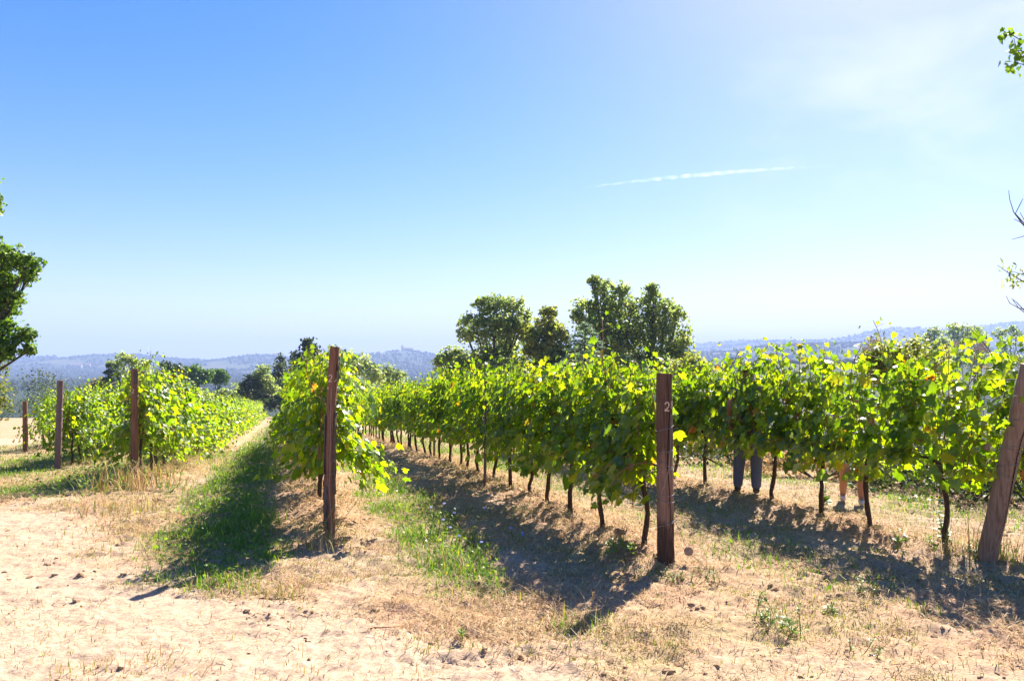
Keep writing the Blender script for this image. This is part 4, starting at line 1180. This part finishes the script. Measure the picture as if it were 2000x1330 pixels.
# airy plant with seed heads above the vines
def seedhead(label, u, v, y, n, k):
    x0 = (u - 1000) / FPX * y; z = gzs(x0, y)
    t = thing('seed_plant', label, 'plant', (x0, y, z), 0, 'tall seed-headed plants')
    r = np.random.default_rng(600 + k)
    top = px_at(u, v, y).z - z
    for i in range(n):
        e = np.array([r.normal(0, .16), r.normal(0, .16), top * r.uniform(.82, 1.0)])
        mb = MB(); add_tube(mb, [(0, 0, 0), tuple(e * .6 + r.normal(0, .03, 3)), tuple(e)], [.008, .005, .003], 4, False)
        m = 18; q = e * r.uniform(.45, .95, (m, 1)) + r.normal(0, .07, (m, 3))
        X, Y, Z = frames(r.normal(0, 1, (m, 3)), r.normal(0, 1, (m, 3)))
        mb.obj('stem', M_olive, t)
        lv = MB(); stamp(lv, QUAD_V, QUAD_F, q, X, Y, Z, r.uniform(.05, .09, m)); lv.obj('leaves', M_fresh, t, False, 'stuff')
        hd = MB(); q = e + r.normal(0, .055, (60, 3)) * np.array([1, 1, .45])
        stamp(hd, ICO_V, ICO_F, q, *[np.tile(np.eye(3)[a], (60, 1)) for a in range(3)], r.uniform(.008, .016, 60)); hd.obj('seed_head', M_elder, t)
seedhead('tall airy plant with pale seed heads above the vines', 1690, 648, 14.0, 2, 1)
seedhead('clump of pale seed-headed plants behind the vine near the leaning post', 1905, 662, 13.0, 6, 2)

# ------------------------------------------------------------------ ground cover
def blades(mb, P, h, w, az, lean, r, droop=.5):
    n = len(P)
    d = np.stack([np.cos(az), np.sin(az), np.zeros(n)], 1); s = np.stack([-np.sin(az + r.normal(0, .6, n)), np.cos(az), np.zeros(n)], 1)
    s = norm(s)
    h = h[:, None]; w = w[:, None]; l = lean[:, None]; up = np.array([0, 0, 1.0])
    c = np.sqrt(np.maximum(0, 1 - np.minimum(l, .98) ** 2))
    m = P + h * .55 * (up * c + d * l * .75)
    tip = P + h * (up * np.maximum(c - droop * l * .55, .02) + d * l * 1.1)
    V = np.stack([P - s * w, P + s * w, m + s * w * .75, m - s * w * .75, tip], 1).reshape(-1, 3)
    b = (np.arange(n) * 5)[:, None]
    mb.add(V, np.array([[0, 1, 2, 3]]) + b)
    # tip triangles share the verts above: rebuild as own small piece to keep one add per face size
    mb.f.append((np.array([[3, 2, 4]]) + b) + (mb.n - len(V)))

def sample(n, xr, yr, maskf, r, logy=True):
    y = np.exp(r.uniform(math.log(yr[0]), math.log(yr[1]), n)) if logy else r.uniform(*yr, n)
    t = r.uniform(xr[0], xr[1], n); x = t * y
    keep = r.random(n) < maskf(x, y)
    x, y = x[keep], y[keep]
    return np.stack([x, y, gz(x, y) - .004], 1)

r = np.random.default_rng(900)
mb = MB()
P = sample(480000, (-.72, .72), (5.6, 60), lambda x, y: grass_mask(x, y) ** 1.3 * (.34 + .66 * sstep(.38, .56, fbm(x * 1.9, y * 1.6, 14, 3))) * np.clip(1.15 - (y - 10) / 70, .3, 1), r)
n = len(P); far = np.clip(P[:, 1] / 12, 1, 3)
blades(mb, P, r.uniform(.04, .15, n) * (1 + .25 * (far - 1)) * (0.3 + 1.3 * fbm(P[:, 0] * 1.1, P[:, 1] * 1.1, 15, 3)), .0036 * far ** .9 * r.uniform(.6, 1.5, n), r.uniform(0, 6.28, n), r.uniform(.25, .93, n), r)
mb.obj('grass', M_grass, None, False, 'stuff')
# broad-leaved weeds mixed in the sward
mb = MB()
P = sample(30000, (-.7, .7), (5.8, 30), lambda x, y: grass_mask(x, y) ** 2 * .6, r)
n = len(P); X, Y, Z = frames(r.normal(0, .6, (n, 3)) + np.array([0, 0, 1]), r.normal(0, 1, (n, 3)))
P[:, 2] += r.uniform(.01, .13, n)
stamp(mb, QUAD_V * np.array([.8, 1, 1]), QUAD_F, P, X, Y, Z, r.uniform(.03, .065, n) * np.clip(P[:, 1] / 14, 1, 1.8))
mb.obj('clover_leaves', M_fresh, None, False, 'stuff')

def straw_mask(x, y):
    tm = track_mask(x, y); b = np.clip(berm(x, y) / .10, 0, 1)
    return np.clip((.06 + .60 * sstep(.42, .66, fbm(x * 1.1, y * 1.1, 19, 3)) + .3 * sstep(.5, .62, fbm(x * 4, y * 4, 20, 2)) + b * .6) * (1 - .93 * tm) * (1 - .5 * grass_mask(x, y)), 0, 1)
# lying straw
mb = MB()
P = sample(230000, (-.72, .72), (3.9, 30), straw_mask, r)
n = len(P); f = np.clip(P[:, 1] / 9, .8, 2.2); P[:, 2] += r.uniform(.004, .03, n)
blades(mb, P, r.uniform(.04, .20, n) * f ** .5, .0028 * f * r.uniform(.5, 1.7, n), r.uniform(0, 6.28, n), r.uniform(.88, .999, n), r, .8)
mb.obj('straw_litter', M_dry, None, False, 'stuff')
# standing dry grass
mb = MB()
P = sample(120000, (-.72, .72), (4.3, 45), lambda x, y: straw_mask(x, y) * sstep(.48, .66, fbm(x * 1.7, y * 1.7, 23, 3)) * .9 + .25 * np.clip(berm(x, y) / .1, 0, 1), r)
n = len(P); f = np.clip(P[:, 1] / 10, .8, 3)
blades(mb, P, r.uniform(.03, .13, n) * f ** .4, .0028 * f * r.uniform(.6, 1.4, n), r.uniform(0, 6.28, n), r.uniform(.3, .9, n), r)
mb.obj('dry_grass', M_dry, None, False, 'stuff')
# olive ground weeds
mb = MB()
P = sample(190000, (-.72, .72), (4.2, 30), lambda x, y: (1 - .93 * track_mask(x, y)) * (.12 + .88 * sstep(.45, .58, fbm(x * 1.45, y * 1.45, 29, 3))), r)
n = len(P); f = np.clip(P[:, 1] / 10, .7, 2.4)
blades(mb, P, r.uniform(.025, .085, n) * f ** .4, .0028 * f * r.uniform(.6, 1.5, n), r.uniform(0, 6.28, n), r.uniform(.3, .95, n), r)
mb.obj('creeping_weeds', M_olive, None, False, 'stuff')
# clods and crumbs
mb = MB()
P = sample(26000, (-.72, .72), (3.8, 16), lambda x, y: np.clip(berm(x, y) * 8 + .25 * sstep(.52, .64, fbm(x * 2.1, y * 2.1, 31, 3)), 0, 1) * (1 - .93 * track_mask(x, y)) + .35 * track_mask(x, y) * sstep(.54, .66, fbm(x * 1.2, y * 2.4, 37, 3)), r)
n = len(P); s = np.exp(r.normal(math.log(.0085), .55, n)); s = np.minimum(s, .035)
P[:, 2] += s * .3
V = ICO_V[None] * s[:, None, None] * r.uniform(.6, 1.3, (n, 12, 1)) * np.array([1.2, 1.1, .7]) + P[:, None, :]
mb.add(V.reshape(-1, 3), (ICO_F[None] + (np.arange(n) * 12)[:, None, None]).reshape(-1, 3))
mb.obj('soil_crumbs', M_clod, None, False, 'stuff')

# weeds one can point at
def tuft(label, u, v, h, nb, mat, k, spread=.10, group='grass tufts', cat='grass tuft', name='grass_tuft', width=.0032, lean=(.1, .75)):
    x, y = px_ground(u, v); z = gzs(x, y)
    t = thing(name, label, cat, (x, y, z), 0, group)
    r = np.random.default_rng(2000 + k)
    for part in range(3):
        n = nb // 3
        P = np.stack([r.normal(0, spread, n), r.normal(0, spread, n), np.full(n, -.01)], 1)
        P[:, 2] += gz(P[:, 0] + x, P[:, 1] + y) - z
        mb = MB(); blades(mb, P, h * r.uniform(.4, 1.1, n), width * r.uniform(.6, 1.4, n), r.uniform(0, 6.28, n), r.uniform(*lean, n), r)
        mb.obj('blades', mat if part < 2 else M_dry if mat is not M_dry else M_olive, t, False, 'stuff')
def forb(label, u, v, h, ns, mat, k, leaf=.05, spread=.05, group='leafy weeds', cat='weed', name='leafy_weed', narrow=.38, flowers=0, up=.6):
    x, y = px_ground(u, v); z = gzs(x, y)
    t = thing(name, label, cat, (x, y, z), 0, group)
    r = np.random.default_rng(3000 + k)
    for s in range(ns):
        b = np.array([r.normal(0, spread), r.normal(0, spread), -.01]); e = b + np.array([r.normal(0, .35) * h, r.normal(0, .35) * h, h * r.uniform(.6, 1.05)])
        m = (b + e) / 2 + r.normal(0, .04, 3) * h
        mb = MB(); add_tube(mb, [b, m, e], [.004, .003, .0015], 4, False); mb.obj('stem', M_petiole, t)
        nl = 12
        f = r.uniform(.1, 1, nl)[:, None]; q = b + (e - b) * f + 4 * f * (1 - f) * (m - (b + e) / 2)
        a = np.arange(nl) * 2.4 + r.random(); T = np.stack([np.cos(a), np.sin(a), np.full(nl, up)], 1)
        X, Y, Z = frames(np.stack([-np.cos(a) * .5, -np.sin(a) * .5, np.ones(nl)], 1) + r.normal(0, .2, (nl, 3)), T)
        lv = MB(); stamp(lv, (QUAD_V + np.array([0, .5, 0])) * np.array([narrow * 1.4, 1, 1]), QUAD_F, q, X, Y, Z, leaf * r.uniform(.6, 1.2, nl) * (1.15 - .5 * f[:, 0]))
        lv.obj('leaves', mat, t, False, 'stuff')
        if s < flowers:
            fl = MB(); a = np.linspace(0, 2 * math.pi, 8, endpoint=False); n = 8
            X, Y, Z = frames(np.tile(np.array([0, -.5, 1.0]), (n, 1)), np.stack([np.cos(a), np.sin(a), np.full(n, .3)], 1))
            stamp(fl, (QUAD_V + np.array([0, .5, 0])), QUAD_F, np.tile(e, (n, 1)), X, Y, Z, np.full(n, .018)); fl.obj('flower', M_flower, t)
tuft('bright green grass tuft in the shadow tip of the post numbered 28', 1130, 1225, .17, 120, M_grass, 1)
tuft('small dry grey-green tuft on the bare sand at the bottom of the picture', 835, 1270, .09, 60, M_olive, 2, .08)
tuft('low green tuft at the corner of the sandy track', 560, 1165, .13, 90, M_olive, 3, .09)
tuft('green tuft just beside the shaded grass strip', 410, 1140, .13, 80, M_grass, 4, .09)
tuft('tall bright blades at the near end of the grass beside post 28', 865, 1100, .24, 110, M_grass, 5, .12)
tuft('second clump of tall bright blades by the shaded straw', 925, 1120, .26, 90, M_grass, 6, .10)
tuft('small green tuft in the shade of the leaning post', 1805, 1200, .12, 60, M_grass, 7, .08)
tuft('olive tuft on the sunny ground before post 28', 1000, 1180, .10, 70, M_olive, 8, .14)
tuft('dry straw tuft wrapped round the foot of the bark-patched post', 632, 1070, .24, 140, M_dry, 9, .13, 'dry straw tufts', 'dry grass', 'straw_tuft')
tuft('brown straw tuft near the bottom edge on bare sand', 160, 1310, .10, 60, M_dry, 10, .10, 'dry straw tufts', 'dry grass', 'straw_tuft')
tuft('spiky brown straw tuft second on the bare sand', 285, 1300, .10, 60, M_dry, 11, .10, 'dry straw tufts', 'dry grass', 'straw_tuft')
tuft('tall dry straw in front of the weed-wrapped post', 262, 955, .6, 260, M_dry, 12, .30, 'dry straw tufts', 'dry grass', 'straw_tuft', .006)
tuft('reddish straw mound before the yellow-green row', 250, 1000, .28, 220, M_dry, 13, .35, 'dry straw tufts', 'dry grass', 'straw_tuft', .005)
tuft('dry stalks beside the leaning post', 1890, 1080, .45, 60, M_dry, 14, .12, 'dry straw tufts', 'dry grass', 'straw_tuft', .003, (.05, .35))
tuft('long grass blades leaning on the foot of the leaning post', 1965, 1095, .38, 70, M_grass, 15, .10)
tuft('green tuft between the grass strip and the loose-bark post', 470, 1130, .14, 80, M_grass, 16, .12)
tuft('small straw clump among tyre marks', 560, 1322, .07, 60, M_dry, 17, .12, 'dry straw tufts', 'dry grass', 'straw_tuft')
tuft('dull green tuft at the edge of the sand below the grass corner', 190, 1085, .11, 80, M_olive, 18, .14)
tuft('olive tuft beside the short dark shadow on sand', 215, 1035, .10, 90, M_olive, 19, .18)
forb('upright leafy weed with dark stem on the sunny ground', 1550, 1232, .26, 5, M_fresh, 1, .065, .04)
forb('yellow-green leafy weed left of the dark-stemmed one'.replace(' left of', ' beside'), 1485, 1215, .20, 7, M_fresh, 2, .06, .08)
forb('fresh green sprouts in the shadow near the leaning post', 1700, 1160, .15, 5, M_fresh, 3, .06, .08)
forb('leafy green weed at the foot of the last vine before the leaning post', 1825, 1080, .18, 10, M_fresh, 4, .07, .16)
forb('tall leafy weed with blue flowers at the end of the grass strip', 885, 1050, .38, 9, M_fresh, 5, .06, .12, flowers=5)
forb('broad yellow-green weed under the first vine behind post 28', 1215, 1085, .17, 9, M_fresh, 6, .075, .10)
forb('low olive weed mat at the foot of post 28', 1350, 1135, .10, 16, M_olive, 7, .05, .20)
forb('low weed mat beside the foot of post 28', 1250, 1120, .09, 14, M_olive, 8, .045, .18)
forb('small weed alone on the pale sunny sand', 1610, 1190, .10, 3, M_fresh, 9, .05, .04)
forb('tiny green weed near the bottom edge', 1700, 1275, .10, 3, M_fresh, 10, .05, .05)
forb('tiny weed on the pale soil before the shaded grass', 895, 1245, .10, 3, M_fresh, 11, .05, .03)
forb('tall green weed climbing the grey post', 118, 905, .75, 12, M_fresh, 12, .10, .16, up=.9)
forb('bushy green weed clump before the yellow-green row', 165, 960, .38, 22, M_fresh, 13, .10, .5)
forb('second bushy green weed clump beside the straw mound', 215, 950, .40, 18, M_grass, 14, .10, .4)
forb('yellowing weed wrapped round the reddish post', 275, 930, .7, 14, M_olive, 15, .09, .22, up=.9)
forb('low yellow-green weed beside the dry straw slope', 330, 960, .15, 8, M_fresh, 16, .07, .2)
forb('slender weed climbing the foot of the bark-patched post', 625, 1060, .45, 5, M_fresh, 17, .05, .05, up=.9)
forb('leafy vine sucker at the trunk before the woman', 1612, 985, .34, 3, M_fresh, 18, .10, .03, narrow=.8)
forb('leafy vine sucker on the trunk next to the leaning post', 1845, 1060, .32, 2, M_fresh, 19, .09, .02, narrow=.8)
forb('broad green weed in the shaded straw', 1405, 1010, .2, 4, M_fresh, 20, .06, .06)
forb('blue-flowered low weed in the shade beside the grass', 940, 1065, .2, 8, M_grass, 21, .045, .2, flowers=6)

# a few loose twigs and vine prunings on the sand
for k, (u, v, L, a, lab) in enumerate(((545, 1168, .30, .05, 'thin dark twig lying beside the low green tuft'), (600, 1250, .10, -.9, 'short dark twig on the brightest sand'), (1040, 1190, .35, -.35, 'long pale straw stem lying by the shadow of post 28'),
                        (760, 1225, .3, .6, 'bent golden straw stem on the sand'), (1740, 1128, .4, .5, 'dry curved cane in the shadow near the leaning post'), (1960, 1150, .2, .3, 'rusty pine twig near the foot of the leaning post'))):
    x, y = px_ground(u, v)
    mb = MB(); pts = []
    for i in range(6):
        s = i / 5 - .5; xx = x + L * s * math.cos(a); yy = y + L * s * math.sin(a) + .03 * math.sin(i * 1.7)
        pts.append((xx, yy, gzs(xx, yy) + .008))
    add_tube(mb, pts, np.linspace(.005, .0025, 6), 5)
    tag(mb.obj('twig', [M_trunk, M_trunk, M_end, M_cane, M_trunk, M_cane][k], None, True), lab, 'twig')

# ------------------------------------------------------------------ the two walkers behind the vines
def skin_mesh(name, verts, edges, radii, mat, root=0, levels=2):
    me = bpy.data.meshes.new(name); me.from_pydata(verts, edges, [])
    o = bpy.data.objects.new(name, me); C.objects.link(o)
    md = o.modifiers.new('skin', 'SKIN'); md.use_smooth_shade = True
    for i, sv in enumerate(me.skin_vertices[0].data):
        rr = radii[i]; sv.radius = (rr, rr) if not isinstance(rr, tuple) else rr
        sv.use_root = (i == root)
    s = o.modifiers.new('sub', 'SUBSURF'); s.levels = levels; s.render_levels = levels
    dg = bpy.context.evaluated_depsgraph_get(); dg.update()
    ev = o.evaluated_get(dg); nm = bpy.data.meshes.new_from_object(ev)
    bpy.data.objects.remove(o); bpy.data.meshes.remove(me)
    nm.name = name; nm.materials.clear(); nm.materials.append(mat)
    for p in nm.polygons: p.use_smooth = True
    return nm

def person(label, x, y, rz, H, lfoot, rfoot, lower_mat, shorts, shoe_mat, hair_long):
    z = gzs(x, y)
    t = thing('person', label, 'person', (x, y, z), rz, 'walkers behind the vines')
    k = H / 1.75
    def S(v): return tuple(c * k for c in v)
    LF, RF = lfoot, rfoot
    def knee(s, f): return (s * .10 + f[0] * .45, f[1] * .5 + .04, .49)
    v = [S(q) for q in [(0, 0, .95), (0, -.01, 1.12), (0, 0, 1.33), (0, 0, 1.46), (0, .02, 1.56), (0, .03, 1.66),
         (-.10, 0, .90), knee(-1, LF), (-.10 + LF[0], LF[1], .09), (-.10 + LF[0], LF[1] + .13, .035),
         (.10, 0, .90), knee(1, RF), (.10 + RF[0], RF[1], .09), (.10 + RF[0], RF[1] + .13, .035),
         (-.19, 0, 1.42), (-.25, -.03, 1.15), (-.24, .10, .92), (-.23, .16, .83),
         (.19, 0, 1.42), (.25, -.03, 1.15), (.24, .10, .92), (.23, .16, .83)]]
    e = [(0, 1), (1, 2), (2, 3), (3, 4), (4, 5), (0, 6), (6, 7), (7, 8), (8, 9), (0, 10), (10, 11), (11, 12), (12, 13), (2, 14), (14, 15), (15, 16), (16, 17), (2, 18), (18, 19), (19, 20), (20, 21)]
    rad = [(.15 * k, .11 * k), (.13 * k, .10 * k), (.15 * k, .11 * k), (.06 * k, .06 * k), .075 * k, .10 * k, .078 * k, (.058 if shorts else .042) * k, .042 * k, .035 * k, .078 * k, (.058 if shorts else .042) * k, .042 * k, .035 * k, .055 * k, .042 * k, .032 * k, .035 * k, .055 * k, .042 * k, .032 * k, .035 * k]
    # calves: extra vertices between knee and ankle
    for (kn, an) in ((7, 8), (11, 12)):
        a, b = np.array(v[kn]), np.array(v[an]); c = a * .68 + b * .32 + np.array((0, -.02 * k, 0))
        v.append(tuple(c)); e.remove((kn, an)); e += [(kn, len(v) - 1), (len(v) - 1, an)]; rad.append((.070 if shorts else .045) * k)
    # fingers
    for (wr, sg) in ((17, -1), (21, 1)):
        w = np.array(v[wr])
        for q, ln in enumerate((.07, .085, .08, .065)):
            b0 = w + np.array((0, (-.03 + .02 * q), -.03)) * k
            v.append(tuple(b0 + np.array((0, .01, -.03)) * k)); v.append(tuple(b0 + np.array((-.012 * sg, .02, -.03 - ln * .6)) * k))
            e += [(wr, len(v) - 2), (len(v) - 2, len(v) - 1)]; rad += [.010 * k, .008 * k]
        v.append(tuple(w + np.array((-.02 * sg, .05, -.02)) * k)); v.append(tuple(w + np.array((-.025 * sg, .075, -.05)) * k)); e += [(wr, len(v) - 2), (len(v) - 2, len(v) - 1)]; rad += [.011 * k, .009 * k]
    mobj('body', skin_mesh('body', v, e, rad, M_skin), t)
    # shirt
    sv = [v[0], v[1], v[2], tuple(np.array(v[3]) - np.array((0, 0, .03))), v[14], tuple(np.array(v[14]) * .45 + np.array(v[15]) * .55), v[18], tuple(np.array(v[18]) * .45 + np.array(v[19]) * .55)]
    mobj('shirt', skin_mesh('shirt', sv, [(0, 1), (1, 2), (2, 3), (2, 4), (4, 5), (2, 6), (6, 7)], [(.165 * k, .13 * k), (.155 * k, .12 * k), (.17 * k, .13 * k), .075 * k, .072 * k, .062 * k, .072 * k, .062 * k], M_shirt), t)
    # trousers or shorts
    def lerp(a, b, f): return tuple(np.array(a) * (1 - f) + np.array(b) * f)
    pv = [lerp(v[0], v[1], .35), v[0], v[6], v[10]]; pe = [(0, 1), (1, 2), (1, 3)]; pr = [(.15 * k, .115 * k), (.165 * k, .13 * k), .108 * k, .108 * k]
    for (hip, kn, an, root) in ((6, 7, 8, 2), (10, 11, 12, 3)):
        if shorts:
            pv.append(lerp(v[hip], v[kn], .84)); pe.append((root, len(pv) - 1)); pr.append(.092 * k)
        else:
            pv += [v[kn], lerp(v[kn], v[an], .5), lerp(v[kn], (v[an][0], v[an][1], .045 * k), .97)]; n = len(pv)
            pe += [(root, n - 3), (n - 3, n - 2), (n - 2, n - 1)]; pr += [.088 * k, .080 * k, .066 * k]
    mobj('shorts' if shorts else 'trousers', skin_mesh('shorts' if shorts else 'trousers', pv, pe, pr, lower_mat, 1), t)
    for (an, toe) in ((8, 9), (12, 13)):
        a, b = np.array(v[an]), np.array(v[toe])
        sv = [tuple(a + np.array((0, -.05, -.035)) * k), tuple(a + np.array((0, .0, -.02)) * k), tuple(a * .5 + b * .5 + np.array((0, 0, -.015)) * k), tuple(b + np.array((0, .03, 0)) * k)]
        mobj('shoe', skin_mesh('shoe', sv, [(0, 1), (1, 2), (2, 3)], [.042 * k, .052 * k, .047 * k, .036 * k], shoe_mat), t)
    hd = np.array(v[5])
    hv = [tuple(hd + np.array((0, -.025, .035)) * k), tuple(hd + np.array((0, -.05, -.03)) * k)] + ([tuple(hd + np.array((0, -.08, -.18)) * k)] if hair_long else [])
    mobj('hair', skin_mesh('hair', hv, [(i, i + 1) for i in range(len(hv) - 1)], [.105 * k, .095 * k, .05 * k][:len(hv)], M_hair), t)
    mb = MB(); mb.add(ICO_V * np.array((.016, .028, .02)) * k + hd + np.array((0, .105, -.015)) * k, ICO_F); mb.obj('nose', M_skin, t, True)
    for sg in (-1, 1):
        mb = MB(); mb.add(ICO_V * np.array((.012, .02, .03)) * k + hd + np.array((sg * .098, 0, -.01)) * k, ICO_F); mb.obj('ear', M_skin, t, True)
        mb = MB(); mb.add(ICO_V * .012 * k + hd + np.array((sg * .034, .092, .01)) * k, ICO_F); mb.obj('eye', M_hair, t, True)
    return t
mx, my = px_ground(1462, 967)
person('person in dark blue-grey trousers walking behind the vines', mx, my, math.radians(-20), 1.74, (-.05, .10), (.0, -.02), M_jeans, False, M_shoe_d, False)
wx, wy = px_ground(1667, 982)
person('person in dark denim shorts and white shoes walking behind the vines', wx, wy, math.radians(160), 1.64, (.0, .05), (.03, -.28), M_shorts, True, M_shoe_w, True)
